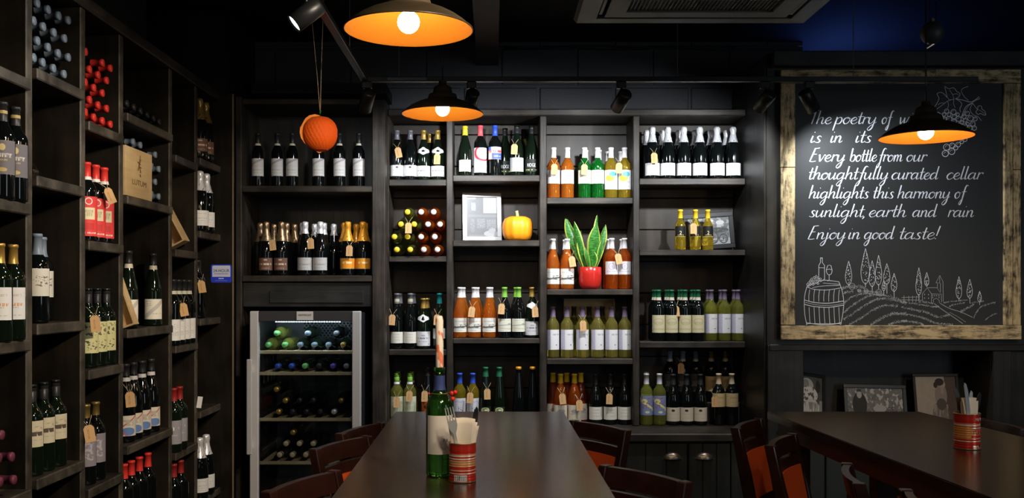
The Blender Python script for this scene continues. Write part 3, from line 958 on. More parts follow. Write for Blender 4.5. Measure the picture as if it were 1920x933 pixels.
# ---- column A, stack of lying bottles
z0 = zs('A', 1)
def lying(pts, tipY, label_fn, group, R_=0.036, **kw):
    for i, (px, py) in enumerate(pts):
        bottle(label_fn(i), group, (WX(px, tipY), tipY + top(kw.get('kind', 'bord')), WZ(py, tipY)), lie='y', **kw)
wh = ['bottom row left', 'bottom row right', 'second row left', 'second row right', 'third row left', 'third row right', 'top']
lying([(744, 467.5), (769, 467.5), (739.5, 443.5), (764, 443.5), (751.7, 420), (776.5, 420), (764, 397)], 5.519,
      lambda i: 'yellow-capped dark green bottle lying in the stack, ' + wh[i] + ' of the yellow ones', 'yellow-capped bottles in the stack', glass='olive', kind='slim', cap=CAPS('yellow', .03))
lying([(794.5, 467.5), (820, 467.5), (789.5, 443.5), (815, 443.5), (802.5, 420), (825, 420), (789.5, 397), (813, 397)][:8], 5.519,
      lambda i: 'white-capped rose wine bottle lying in the stack, ' + (wh[:6] + ['top row left', 'top row right'])[i] + ' of the rose ones', 'rose bottles in the stack', glass='amber', kind='slim', cap=CAPS('white', .03))
# ---- column B, third shelf
z = zs('B', 2)
g = 'bottles on the shelf below the pumpkin'
RS = dict(kind='burg', glass='rose', cap=CAPS('white', .06))
row([863, 889.5, 917], Yf, z, 'white-capped rose bottle, front row', 'on shelf below the pumpkin', g, lab=('landscape', .034, .116, 160), **RS)
row([868, 894, 920], Yb + .01, z, 'white-capped rose bottle, back row', 'on shelf below the pumpkin', g, **RS)
row([946, 972.4], Yf, z, 'green-capped dark bottle with cream hill label', 'on shelf below the pumpkin', g, kind='burg', cap=CAPS('green', .058), lab=('hill', .036, .112, 150))
row([968], Yb, z, 'green-capped dark bottle', 'hidden behind the others below the pumpkin', g, kind='burg', cap=CAPS('green', .058))
row([997.6], Yf, z, 'gold-capped bottle with white collar', 'at right end of shelf below the pumpkin', g, kind='burg', glass='dgreen', cap=CAPS('gold', .055), lab=('crest', .016, .096, 165), medal=(.172, .206))
# ---- column A, third shelf
z = zs('A', 2)
g = 'bottles on the shelf under the lying stack'
row([744.2, 769.2], Yf, z, 'tall grey-foiled black bottle with small cream label', 'on shelf under the lying stack', g, kind='tall', cap=CAPS('grey', .06), lab=('cream', .034, .100, 150), neck=(.275, .292, (.5, .46, .3)))
row([750, 775.5], Yb + .02, z, 'tall grey-foiled black bottle', 'in back row under the lying stack', g, kind='tall', cap=CAPS('grey', .06))
row([794], Yf, z, 'gold-capped bottle with white collar and large white label', 'under the lying stack', g, kind='burg', glass='dgreen', cap=CAPS('gold', .058), lab=('crest', .018, .102, 165), medal=(.160, .198))
row([800.5], Yb - .005, z, 'gold-capped bottle peeping out', 'behind the collared bottle under the lying stack', g, kind='burg', glass='dgreen', cap=CAPS('gold', .058), rj=1)
row([824], Yf, z, 'teal-capped bottle', 'at right end of shelf, behind the candle', g, kind='tall', glass='dgreen', cap=CAPS('teal', .06), lab=('plain', .06, .12, 150))
# ---- column A, ledge
g = 'bottles on the ledge of the first column'
GR = dict(kind='bord', glass='lime', cap=('screw', 'green', .045), neck=(.236, .249, (.8, .8, .8)))
row([744, 768.6], Yf, LZ, 'green-capped pale white wine bottle, front row', 'on ledge beside the fridge post', g, lab=('wavy', .045, .165, 150), **GR)
row([746.5, 772], Yb, LZ, 'green-capped pale white wine bottle, back row', 'on ledge beside the fridge post', g, **GR)
row([802], Yf, LZ, 'tall slim black bottle with orange label', 'on ledge behind the candle bottle', g, kind='flute', cap=CAPS('black', .05), lab=('orangeblack', .06, .145, 150))
# ---- column B, ledge
g = 'bottles on the ledge of the second column'
row([862, 886.4], Yf, LZ, 'blue-capped golden wine bottle', 'on the ledge behind the long table', g, kind='bord', glass='gold', cap=CAPS('blue', .058), lab=('bluedraw', .055, .155, 140))
row([910.5, 936], Yf, LZ, 'tall slim dark green bottle with oval yellow label', 'on the ledge', g, kind='flute', glass='dgreen', cap=CAPS('dkgreen', .055), lab=('oval', .066, .105, 120))
row([972.4, 998.8], Yf, LZ, 'orange-topped dark tapering bottle', 'on the ledge nearest the third column', g, kind='flute', glass='black', cap=('disc', 'orange', .014))
# ---- column C, top shelf
z = zs('C', 0)
g = 'bottles on the top shelf of the third column'
row([1038, 1064], Yf, z, 'white-capped rose bottle', 'on the top shelf above the snake plant', g, kind='bord', glass='rose', cap=CAPS('white', .06), lab=('pinkblank', .086, .165, 165))
row([1096, 1120.4], Yf, z, 'white-capped bright green bottle, front row', 'above the snake plant', g, kind='bord', glass='green', cap=CAPS('white', .06), lab=('greencream', .086, .165, 165))
row([1098, 1123], Yb, z, 'white-capped bright green bottle, back row', 'above the snake plant', g, kind='bord', glass='green', cap=CAPS('white', .06))
row([1145.5, 1171], Yf, z, 'white-capped yellow wine bottle with blue and yellow circles label', 'top shelf', g, kind='bord', glass='gold', cap=CAPS('white', .06), lab=('circles', .052, .165, 160))
row([1140, 1164.5], Yb + .06, z, 'white-capped yellow wine bottle', 'hidden in back row above the snake plant', g, kind='bord', glass='gold', cap=CAPS('white', .06))
# ---- column C, second shelf
z = zs('C', 1)
g = 'rose bottles either side of the snake plant'
row([1036.7, 1063.5], Yf, z, 'front rose bottle with landscape label', 'left of the snake plant', g, kind='burg', glass='rose', cap=CAPS('white', .06), lab=('landscape', .030, .120, 160))
row([1035, 1060], Yb, z, 'rear rose bottle', 'left of the snake plant', g, kind='burg', glass='rose', cap=CAPS('white', .06))
row([1147, 1171], Yf, z, 'front rose bottle with grey seal label', 'right of the snake plant', g, kind='bord', glass='amber', cap=CAPS('white', .06), lab=('seal', .086, .162, 165))
row([1142, 1166.5], Yb, z, 'rear white-capped rose bottle', 'right of the snake plant', g, kind='bord', glass='amber', cap=CAPS('white', .06))
# ---- column C, third shelf
z = zs('C', 2)
g = 'white wine bottles under the snake plant'
row([1036.7, 1063, 1092, 1120, 1146.5, 1171.5], Yf, z, 'white wine bottle with lilac-striped label', 'on shelf under the snake plant', g, kind='bord', glass='white', cap=CAPS('mauve', .06), lab=('lilac', .048, .165, 150))
row([1076, 1104.5, 1129], 5.722, z, 'black-capped amber bottle', 'behind the white wine row under snake plant', g, kind='bord', glass='olive', cap=CAPS('black', .055))
# ---- column C, ledge
g = 'bottles on the ledge of the third column'
row([1051, 1077], Yf, LZ, 'yellow-capped bottle with cream house label, front row', 'on the ledge', g, kind='burg', glass='amber', cap=CAPS('yellow', .055), lab=('house', .02, .115, 160))
row([1036.7, 1062.5, 1089], Yb - .02, LZ, 'yellow-capped bottle, back row', 'on the ledge behind the right chairs', g, kind='burg', glass='amber', cap=CAPS('yellow', .055), lab=('house', .02, .115, 160))
row([1117, 1144, 1170.5], Yf, LZ, 'black-capped dark bottle with cream label', 'on the ledge above far right chair', g, kind='burg', glass='black', cap=CAPS('black', .06), lab=('cream', .03, .104, 165))
# ---- column D, top shelf
z = zs('D', 0)
g = 'sparkling wine on the top right shelf'
CH = dict(kind='champ', cap=FOIL('silver'))
row([1223, 1252, 1282, 1312, 1344.4, 1374.4], Yf, z, 'silver-foiled sparkling bottle, front row', 'of the top right shelf', g, lab=('plain', .022, .094, 150), **CH)
row([1213, 1243, 1273, 1303, 1332.5, 1362], Yb + .02, z, 'silver-foiled sparkling bottle, back row', 'of the top right shelf', g, **CH)
# ---- column D, half bottles
z = zs('D', 1)
def two(l, kind):
    me = wrap(text_mesh('2', .03, .013, .020), rad(kind, .08) + .0010)
    obj('lettering', me, mat('print_gold', (.80, .66, .25), .5), l, (0, 0, .100))
row([1275.6, 1304, 1327], Yf, z, 'small gold-capped half bottle with gold 2 on black label', 'beside engine picture', 'half bottles beside the engine picture', kind='half', glass='gold', cap=CAPS('yellow', .05), lab=('gold2', .078, .140, 130), extra=two)
# ---- column D, third shelf
z = zs('D', 2)
g = 'bottles on the right shelf below the engine picture'
GC = dict(kind='bord', cap=CAPS('dkgreen', .042), neck=(.238, .255, (.62, .56, .42)))
row([1234.5, 1259, 1284, 1308.5], 5.598, z, 'green-capped dark bottle with cream label, front row', 'below engine picture', g, lab=('claret', .050, .152, 150), **GC)
row([1230, 1254.5, 1279, 1303.5], 5.676, z, 'green-capped dark bottle, second row', 'below engine picture', g, **GC)
row([1227, 1250.5, 1274.5, 1298], 5.755, z, 'green-capped dark bottle, last row', 'below engine picture', g, **GC)
WV = dict(kind='bord', glass='lime', cap=CAPS('mauve', .055))
row([1333, 1358, 1383], Yf, z, 'white wine bottle with lilac-striped label', 'at right end below engine picture', g, lab=('lilac', .046, .158, 150), **WV)
row([1328, 1352, 1377], Yb, z, 'rear mauve-capped bottle', 'behind lilac-label bottles below engine picture', g, **WV)
# ---- column D, ledge
g = 'bottles on the ledge at the right end'
row([1212, 1236.5], 5.60, LZ, 'silver-capped white wine bottle with blue map label', 'on the ledge', g, kind='bord', glass='lime', cap=CAPS('silver', .06), lab=('italy', .060, .172, 155))
row([1211.5], Yb - .02, LZ, 'silver-capped white wine bottle', 'hidden behind the blue map label bottles', g, kind='bord', glass='lime', cap=CAPS('silver', .06), lab=('italy', .060, .172, 155))
row([1262, 1287.2, 1313], 5.605, LZ, 'black bottle with dark dot on cream label', 'on ledge above cup-pull cabinets', g, kind='burg', cap=CAPS('black', .06), lab=('midcream', .024, .104, 165))
row([1256, 1280.2, 1304.5], 5.735, RZ, 'silver-capped dark bottle raised on the step', 'behind the dark-dot label bottles', g, kind='bord', cap=CAPS('slate', .05), neck=(.238, .252, (.55, .5, .42)), lab=('dark', .06, .165, 150))
row([1333.5, 1360], 5.735, RZ, 'cream-banded dark bottle raised on the step', 'at far right of the ledge', g, kind='bord', cap=CAPS('dkgold', .055), neck=(.238, .256, (.55, .42, .25)), lab=('parchment', .062, .150, 150))
row([1347.5, 1372], 5.605, LZ, 'cream-capped dark bottle with parchment label', 'front row, far right of ledge', g, kind='bord', cap=CAPS('cream', .06), lab=('parchment', .108, .186, 150))
# ---- alcove above the fridge
z = WZ(348, YE)
Ye = 5.51
row([483.6, 520, 548, 597, 636.5, 672.8], Ye, z, 'slim dark bottle with pale folded label', 'on shelf behind paper pumpkin', 'slim bottles on the top alcove shelf',
    kind='slim', cap=CAPS('black', .07), lab=('fold', .062, .162, 150), neck=(.238, .250, (.66, .62, .48)))
z = WZ(516, YE)
g = 'sparkling bottles on the shelf above the fridge'
BZ, SV, OR = (dict(kind='champ', glass='black', cap=FOIL(c, .105)) for c in ('bronze', 'silver', 'orange'))
SV['cap'] = FOIL('silver', .062)
row([499, 527.5], Ye, z, 'bronze-foiled sparkling bottle with brown label', 'on shelf above the fridge', g, lab=('brown', .030, .100, 120), **BZ)
row([488, 513, 537, 552], Ye + .092, z, 'bronze-foiled sparkling bottle, back row', 'on shelf above the fridge', g, stag=.09, **{**BZ, 'kind': 'champ'})
row([572, 600.5], Ye, z, 'silver-foiled sparkling bottle with grey label', 'on shelf above the fridge', g, lab=('silverlab', .030, .102, 140), **SV)
row([568, 590, 607, 626], Ye + .092, z, 'silver-foiled sparkling bottle, back row', 'on shelf above the fridge', g, stag=.09, **SV)
row([652, 680.5], Ye, z, 'orange-foiled sparkling bottle with orange label', 'on shelf above the fridge', g, lab=('orangelab', .038, .098, 165), **OR)
row([646, 668, 684], Ye + .092, z, 'orange-foiled sparkling bottle, back row', 'on shelf above the fridge', g, stag=.09, **OR)
# ---- inside the fridge: bottles lying with necks to the door
ft = 5.335
def fridge(pts, k, dsc, up=0.0):
    zsh = WZ(FS[k], fy + .06) - .002
    for (px, py, glass, cap, what) in pts:
        zc = WZ(py, ft)
        bottle(what + dsc, 'bottles lying in the wine fridge', (WX(px, ft), ft + .2985 * .92, max(zc, zsh + .0352)), lie='y', sc=.92, glass=glass, cap=CAPS(cap, .05), name='wine_bottle')
zA = WZ(FS[0], fy + .06) - .002
py1 = CY - (zA + .0355 - H) * F / ft
py2 = CY - (zA + .0355 + .064 - H) * F / ft
fridge([(502, py1, 'lime', 'palegreen', 'leftmost pale green'), (533, py1, 'lime', 'palegreen', 'second green'), (562, py1, 'dgreen', 'slate', 'third, blue-grey capped'),
        (588.5, py1, 'dgreen', 'slate', 'fourth, blue-grey capped'), (615, py1, 'black', 'slate', 'fifth, dark'), (643, py1, 'dgreen', 'dkgold', 'rightmost, gold capped')], 0, ' bottle lying low on the top fridge shelf')
fridge([(518, py2, 'lime', 'palegreen', 'left pale green'), (576, py2, 'dgreen', 'slate', 'middle dark'), (630, py2, 'black', 'grey', 'right grey-capped')], 0, ' bottle stacked second layer on the top fridge shelf')
zA = WZ(FS[1], fy + .06) - .002
py1 = CY - (zA + .0355 - H) * F / ft
fridge([(520, py1, 'black', 'blue', 'left blue-capped'), (546, py1, 'black', 'blue', 'right blue-capped'), (571, py1, 'dgreen', 'palegreen', 'green-capped'), (598, py1, 'dgreen', 'black', 'black-capped'),
        (624, py1, 'black', 'violet', 'violet-capped'), (649, py1, 'dgreen', 'grey', 'grey-capped')], 1, ' bottle lying on the second fridge shelf')
zA = WZ(FS[2], fy + .06) - .002
q = lambda n: CY - (zA + .0355 + .062 * n - H) * F / ft
fridge([(522, q(0), 'black', 'gold', 'low left gold-capped'), (548, q(0), 'black', 'black', 'second low black-capped'), (574, q(0), 'black', 'black', 'third low black-capped'), (600, q(0), 'black', 'black', 'fourth low black-capped'),
        (626, q(0), 'dgreen', 'silver', 'low right silver-capped'), (535, q(1), 'black', 'gold', 'second layer gold-capped'), (561, q(1), 'black', 'black', 'second layer left black-capped'),
        (587, q(1), 'black', 'black', 'second layer right black-capped'), (639, q(1), 'dgreen', 'dkgold', 'second layer right old-gold-capped'), (518, q(2), 'black', 'gold', 'topmost gold-capped')], 2, ' bottle on the third fridge shelf')
zA = WZ(FS[3], fy + .06) - .002
fridge([(524, q(0), 'black', 'cream', 'low left'), (548, q(0), 'black', 'cream', 'low second'), (573, q(0), 'black', 'cream', 'low third'), (599, q(0), 'black', 'cream', 'low right'),
        (536, q(1), 'black', 'cream', 'middle left'), (561, q(1), 'black', 'cream', 'middle'), (587, q(1), 'black', 'cream', 'middle right'), (549, q(2), 'black', 'gold', 'top gold-capped')], 3, ' cream-tipped bottle on the lowest fridge shelf')

# ---- left rack
def rackrow(pxs, X, zz, desc, place, group, rot=22, **kw):
    for o, px in zip(ords(len(pxs)), pxs):
        bottle(' '.join((o + ' ' + desc + ' ' + place).split()), group, (X, F * X / (px - CX), zz + .0006), rot=R(rot + random.uniform(-5, 5)), **kw)
rackrow([4, 28.5], -1.50, LS[0][1], 'dark bottle with grey gold-printed label', 'at left edge of rack, upper shelf', 'grey-label bottles in the nearest rack column', kind='bord', cap=CAPS('black', .06), lab=('grapegrey', .075, .178, 150), neck=(.262, .272, (.45, .33, .1)))
rackrow([-1, 24], -1.50, LS[0][2], 'gold-capped dark bottle with white label', 'at left edge of rack, middle shelf', 'gold-capped bottles in the nearest rack column', kind='bord', glass='dgreen', cap=CAPS('gold', .06), lab=('chateau', .066, .165, 140))
def tips(pts, label, group, X=-1.50, zmin=None, **kw):
    k = kw.get('kind', 'bord')
    n = len(pts)
    for i, (px, py) in enumerate(pts):
        Y = F * X / (px - CX)
        bottle(label(i), group, (X - top(k) * .93, Y, WZ(py, Y)), lie='x', sc=.93, **kw)
tips([(2, 903), (28, 899), (0, 858), (24, 856), (5, 815)], lambda i: ['low left', 'low right', 'middle left', 'middle right', 'top'][i] + ' purple-capped bottle lying at bottom left of the rack', 'purple-capped bottles lying in the rack', cap=CAPS('purple', .055), kind='slim', X=-1.46)
w1 = ['leftmost', 'second', 'third', 'rightmost']
w2 = ['bottom row', 'second row', 'third row', 'top row']
gp = [(65, 108, 0, 0), (82, 117, 0, 1), (102, 128, 0, 2), (122, 139, 0, 3), (72, 76.5, 1, 0), (92, 88.5, 1, 1), (111, 100, 1, 2), (130, 107.5, 1, 3), (65, 39, 2, 0), (83, 50, 2, 1), (103, 61, 2, 2), (123, 72, 2, 3), (72, 6, 3, 0), (92, 18, 3, 1), (112, 29.5, 3, 2), (130, 38, 3, 3)]
tips([(a, b) for a, b, c, d in gp], lambda i: w1[gp[i][3]] + ' grey-capped bottle lying in ' + w2[gp[i][2]] + ', top left of the rack', 'grey-capped bottles lying in the rack', cap=CAPS('slate', .05), kind='slim')
rp = [(162, 210, 0, 0), (178, 220, 0, 1), (194, 226.5, 0, 2), (209, 233, 0, 3), (170, 187, 1, 0), (186, 197, 1, 1), (202, 203.5, 1, 2), (162, 154, 2, 0), (178, 164.5, 2, 1), (194, 174.5, 2, 2), (170, 130, 3, 0), (186, 140.5, 3, 1), (202, 151, 3, 2), (162, 97, 4, 0), (194, 118, 4, 1), (209, 128, 4, 2)]
w3 = ['bottom row', 'second row', 'third row', 'fourth row', 'top row']
tips([(a, b) for a, b, c, d in rp], lambda i: w1[rp[i][3]] + ' red-capped bottle lying in ' + w3[rp[i][2]] + ', rack column with red labels', 'red-capped bottles lying in the rack', cap=CAPS('red', .05), kind='slim')
rackrow([70], -1.53, LS[1][2], 'grey-capped bottle with cream sketch label, front one', 'in second rack column', 'sketch-label bottles in the rack', rot=25, kind='bord', cap=CAPS('slate', .07), lab=('sketch', .090, .182, 150))
rackrow([79], -1.61, LS[1][2], 'grey-capped bottle with cream sketch label, rear one', 'in second rack column', 'sketch-label bottles in the rack', rot=25, kind='bord', cap=CAPS('slate', .07), lab=('sketch', .085, .178, 150))
rackrow([59, 81.5, 104], -1.53, LS[1][3], 'black-capped bottle with tan script label', 'in second rack column', 'script-label bottles in the rack', kind='bord', glass='dgreen', cap=('screw', 'black', .06), lab=('script', .096, .182, 150))
rackrow([162.5, 179, 195], -1.53, LS[2][1], 'red-capped bottle with red label', 'under the red-capped lying bottles', 'red-label bottles in the rack', kind='bord', cap=CAPS('red', .058), neck=(.232, .244, (.75, .72, .70)), lab=('redlab', .020, .168, 150))
rackrow([165, 182, 199], -1.53, LS[2][2], 'black-capped bottle with yellow spotted label', 'in third rack column', 'yellow-label bottles in the rack', kind='bord', glass='dgreen', cap=('screw', 'black', .06), lab=('spots', .056, .172, 150))
rackrow([161, 179], -1.53, LS[2][3], 'dark bottle with grey block label', 'low in third rack column', 'grey block label bottles in the rack', kind='bord', cap=CAPS('dkgold', .05), lab=('greyblock', .070, .180, 150))
tips([(240, 194), (253, 201), (265.5, 208), (278, 215), (289.5, 221.5), (300, 228)], lambda i: ords(6)[i] + ' black-capped bottle lying on the shelf above the printed wooden crate', 'black bottles lying above the crate', cap=CAPS('black', .05), kind='slim')
cp = [(245, 350), (258.5, 355), (272, 360), (286, 364), (299.5, 368.5), (251.5, 324), (265, 330), (279, 336), (293, 341), (245, 293), (258.5, 299.5), (272, 306), (286, 311.5), (299.5, 317), (251.5, 266), (265, 272), (293, 290)]
c3 = ['bottom row', 'second row', 'third row', 'fourth row', 'top row']
ci = [0] * 5 + [1] * 4 + [2] * 5 + [3] * 3
cn = [0, 1, 2, 3, 4, 0, 1, 2, 3, 0, 1, 2, 3, 4, 0, 1, 2]
o5 = ['leftmost', 'second', 'third', 'fourth', 'fifth']
tips(cp, lambda i: o5[cn[i]] + ' grey-capped bottle lying behind the printed crate, ' + c3[ci[i]], 'bottles lying behind the crate', X=-1.525, cap=CAPS('slate', .04), kind='slim')
rackrow([241, 287], -1.53, LS[3][2], 'black-capped bottle with diagonal grey label', 'on shelf below the printed crate', 'diagonal-label bottles in the rack', kind='tall', glass='dgreen', cap=CAPS('black', .05), neck=(.252, .270, (.62, .57, .45)), lab=('diagonal', .030, .120, 150))
rackrow([236, 250, 266, 283], -1.53, LS[3][3], 'black-capped bottle with red and blue painted label', 'low in the rack', 'painted-label bottles in the rack', kind='tall', cap=CAPS('black', .05), neck=(.252, .268, (.6, .58, .56)), lab=('painting', .028, .112, 165))
rackrow([232.5, 246, 261, 277], -1.53, LS[3][4], 'red-capped dark bottle', 'on lowest visible shelf of rack', 'red-capped bottles at the bottom of the rack', kind='bord', cap=CAPS('red', .06))
rackrow([324.5, 334, 344, 353.3], -1.50, LS[4][2], 'black-capped bottle with white label', 'on shelf below slanting wooden box', 'white-label bottles in the narrow rack column', kind='slim', cap=CAPS('black', .05), neck=(.240, .256, (.6, .58, .45)), lab=('whitepair', .024, .122, 150))
rackrow([325.6, 336.6], -1.50, LS[4][3], 'red-capped bottle with grey label', 'in narrow rack column', 'grey-label bottles in the narrow rack column', kind='bord', glass='dgreen', cap=CAPS('darkred', .06), lab=('greyM', .040, .150, 150))
rackrow([325.5, 338.5], -1.50, LS[4][4], 'dark red-capped bottle', 'at the bottom of narrow rack column', 'red-capped bottles in the narrow rack column', kind='bord', cap=CAPS('darkred', .06))
rackrow([374, 385.5], -1.50, LS[5][0], 'gold-foiled sparkling bottle with brown label', 'in top of the farthest rack column', 'sparkling bottles in the farthest rack column', kind='champ', cap=FOIL('dkgold', .105), lab=('brown', .035, .10, 130))
rackrow([375, 387], -1.50, LS[5][1], 'silver-foiled sparkling bottle with white label', 'above the blue sticker', 'sparkling bottles in the farthest rack column', kind='champ', cap=FOIL('silver', .095), lab=('plain', .028, .105, 140))
rackrow([371], -1.53, LS[5][2], 'dark bottle with tan price tag', 'left of the blue sticker', 'dark bottle left of the sticker', kind='bord', cap=CAPS('black', .05))
rackrow([374.5, 386.5], -1.50, LS[5][4], 'silver-foiled sparkling bottle with white label', 'at bottom of the farthest rack column', 'sparkling bottles in the farthest rack column', kind='champ', cap=FOIL('silver', .095), lab=('plain', .035, .105, 140))

# ---- price tags: card and string
M_kraft = marks_mat('kraft_card', (0.60, 0.36, 0.16), [T(.3, .15, .5, .75, (.42, .24, .1), (6, 22))], 0.75)
def tag_card():
    bm = new_bm()
    w, h = .0185, .062
    add_prism(bm, [(-w, -h), (w, -h), (w, -.011), (w * .52, 0), (-w * .52, 0), (-w, -.011)], -.0006, .0006)
    me = planar_uv(mesh(bm, 'card'))
    me.materials.append(M_kraft)
    return me
CARD = tag_card()
bm = new_bm()
add_tube(bm, [(0, -.001, -.006), (-.008, 0, .010), (-.019, .010, .030), (-.021, .022, .036)], .0009, 5)
add_tube(bm, [(0, -.001, -.006), (.008, 0, .010), (.019, .010, .030), (.021, .022, .036)], .0009, 5)
CORD = mesh(bm, 'string')
CORD.materials.append(M_string)
def price(px, py, Y, what, tilt=0, turn=0, sc=1.0):
    t = thing('price_tag', 'brown card price tag ' + what, 'price tag', (WX(px, Y), Y, WZ(py, Y) + .030 * sc), (R(-8), R(tilt), R(turn)), 'price tags on the bottles')
    t.scale = (sc, sc, sc)
    obj('card', CARD, None, t)
    obj('string', CORD, None, t)
fr_ = 5.578
for a in [
 (745, 286, fr_, 'tilting on the first bottle above the lying stack', -12), (820, 298, fr_, 'on the white-collared bottle beside the second upright, top shelf', 2),
 (965, 279.5, fr_ - .01, 'on the silver-label RIDGE bottle above the pumpkin', 3), (766, 427, 5.500, 'hanging among the yellow caps of the lying stack', 0),
 (885.5, 584, fr_, 'on the middle front rose bottle below the pumpkin', 6), (941, 578.5, fr_, 'on the left green-capped bottle below the pumpkin', 4), (1003, 584, fr_, 'on the gold-capped bottle below the pumpkin', -3),
 (736, 599, fr_, 'on the left grey-foiled bottle under the lying stack', 4), (820, 599, fr_, 'on the teal-capped bottle behind the candle', 3),
 (744, 753, fr_, 'on the left green-capped bottle on the ledge', 0), (768, 742, fr_, 'on the right green-capped bottle on the ledge', 2), (796.5, 742, fr_, 'on the orange-label bottle on the ledge', 1),
 (882, 745, fr_, 'on the right blue-capped golden bottle', 4), (913.5, 738, fr_, 'on the left oval-label bottle on the ledge', -1),
 (1039.6, 317, fr_, 'on the left rose bottle of the top shelf', 1), (1096, 317.5, fr_, 'on the left bright green bottle', 2), (1161, 315, fr_, 'between the two circle-label yellow bottles', 4),
 (1071.5, 490, fr_, 'on the rose bottle beside the red plant pot', -8), (1158, 485, fr_, 'on the rose bottle right of the snake plant', -10),
 (1093, 610, fr_, 'on the third lilac-label bottle under the snake plant', -2), (1053.7, 747, fr_, 'on the left cream house label bottle', -6), (1086, 759, fr_, 'on the right cream house label bottle', -3), (1143, 747, fr_, 'on the middle black-capped bottle of the ledge', 3),
 (1226.5, 296, fr_ - .004, 'on the leftmost front silver-foiled sparkling bottle', -1), (1300.6, 428, fr_, 'on the middle half bottle', 1), (1267, 583, fr_, 'on the second green-capped bottle below the engine picture', -4),
 (1277, 690, 5.68, 'on the raised middle bottle behind the dark-dot labels', 2), (1340, 752, 5.556, 'on the parchment label bottles at far right', 0),
 (510, 459, 5.455, 'on the left bronze-foiled bottle above the fridge', -8), (582, 456, 5.455, 'on the left silver-foiled bottle above the fridge', -4), (655.5, 469.5, 5.455, 'on the left orange-foiled bottle above the fridge', 1)]:
    price(*a[:4], tilt=a[4])
for (px, py, X, what, tilt, turn) in [(200, 367, -1.475, 'swinging off the right red-label bottle in the rack', -22, 60), (177, 606, -1.475, 'on the yellow spotted label bottles in the rack', -3, 45), (165, 812, -1.475, 'on the grey block label bottle in the rack', -8, 35),
                                (243, 748, -1.478, 'on the leftmost painted-label bottle in the rack', -4, 25), (342, 580, -1.458, 'on the white-label bottles below the slanting wooden box', -10, 25), (376.5, 537, -1.478, 'on the dark bottle left of the blue sticker', -8, 25)]:
    Y = F * X / (px - CX)
    price(px, py, Y, what, tilt, turn)
# ================================================================ LAMPS, TRACKS, CEILING UNIT
M_shade_out = mat('shade_dark_bronze', (0.050, 0.036, 0.020), 0.35, metal=0.3)
M_shade_in = mat('shade_ochre_enamel', (0.42, 0.160, 0.016), 0.55)  # orange of the lamplight put into the colour of a pale lining
M_bulb = mat('bulb_glow', (1, 1, 1), 0.3, emit=(1.0, 0.78, 0.42), estr=14)
pl = ['large brass-lined pendant lamp nearest the camera, over the long table', 'smaller brass-lined pendant lamp hanging before the back shelves', 'brass-lined pendant lamp hanging in front of the chalkboard']
for i, (loc, watts) in enumerate(PEND):
    t = thing('pendant_lamp', pl[i], 'lamp', loc, group='pendant lamps')
    r = .18
    prof = [(1, 0), (.985, .03), (.90, .11), (.78, .195), (.66, .26), (.54, .31), (.42, .345), (.365, .36), (.355, .42), (.335, .485), (.245, .51), (.23, .58), (.215, .66), (.15, .70), (.10, .72), (.09, .82)]
    bm = new_bm()
    add_lathe(bm, [(a * r, b * r) for a, b in prof], 48)
    obj('shade', bm, M_shade_out, t)
    bm = new_bm()
    inner = [(a * r - .003, b * r - .0015) for a, b in prof[1:7]]
    add_lathe(bm, [(r - .0005, .0)] + inner + [(0, .355 * r)], 48)
    li = obj('shade_lining', bm, M_shade_in, t)
    bm = new_bm()
    add_lathe(bm, [(r, 0), (r + .002, .001), (r + .0015, .004)], 48)
    obj('rim', bm, M_shade_out, t)
    bm = new_bm()
    add_ball(bm, (0, 0, .023), .0315, 20)
    bb = obj('bulb', bm, M_bulb, t)
    obj('bulb_cap', add_cyl(new_bm(), (0, 0, .050), (0, 0, .063), .016), M_shade_out, bb)
    obj('cord', add_tube(new_bm(), [(0, 0, .80 * r), (0, 0, 1.4 * r), (.001, 0, CEIL - loc[2] - .03)], .0035, 8), M_black, t)
    obj('ceiling_rose', add_lathe(new_bm(), [(0, CEIL - loc[2] - .04), (.03, CEIL - loc[2] - .035), (.05, CEIL - loc[2] - .002), (0, CEIL - loc[2] - .002)], 24), M_black, t)
    light('pendant_light', 'POINT', (loc[0], loc[1], loc[2] - .022), watts, WARM, shadow_soft_size=.035)
    light('pendant_light', 'POINT', (loc[0], loc[1], loc[2] + .008), watts * .25, WARM, shadow_soft_size=.034)
# counterweight of the rise-and-fall lamp
cw = P(1748, 62, 3.985)
t = thing('pulley_weight', 'round black counterweight ball hanging beside the chalkboard pendant cord', 'pulley weight', cw)
obj('ball', add_ball(new_bm(), (0, 0, 0), .0475, 24), mat('cast_iron', (.03, .03, .031), .5), t)
bm = new_bm()
add_tube(bm, [(-.012, 0, .046), (-.010, 0, .16), (-.016, 0, CEIL - cw.z)], .003, 6)
add_tube(bm, [(.014, 0, .046), (.016, 0, .16), (.012, 0, CEIL - cw.z)], .003, 6)
obj('cord', bm, M_black, t)
bm = new_bm()
add_cyl(bm, (.004, 0, -.044), (-.022, 0, -.062), .008, .005)
add_cyl(bm, (0, 0, .044), (0, 0, .060), .010)
obj('cord_grip', bm, M_pewter, t)

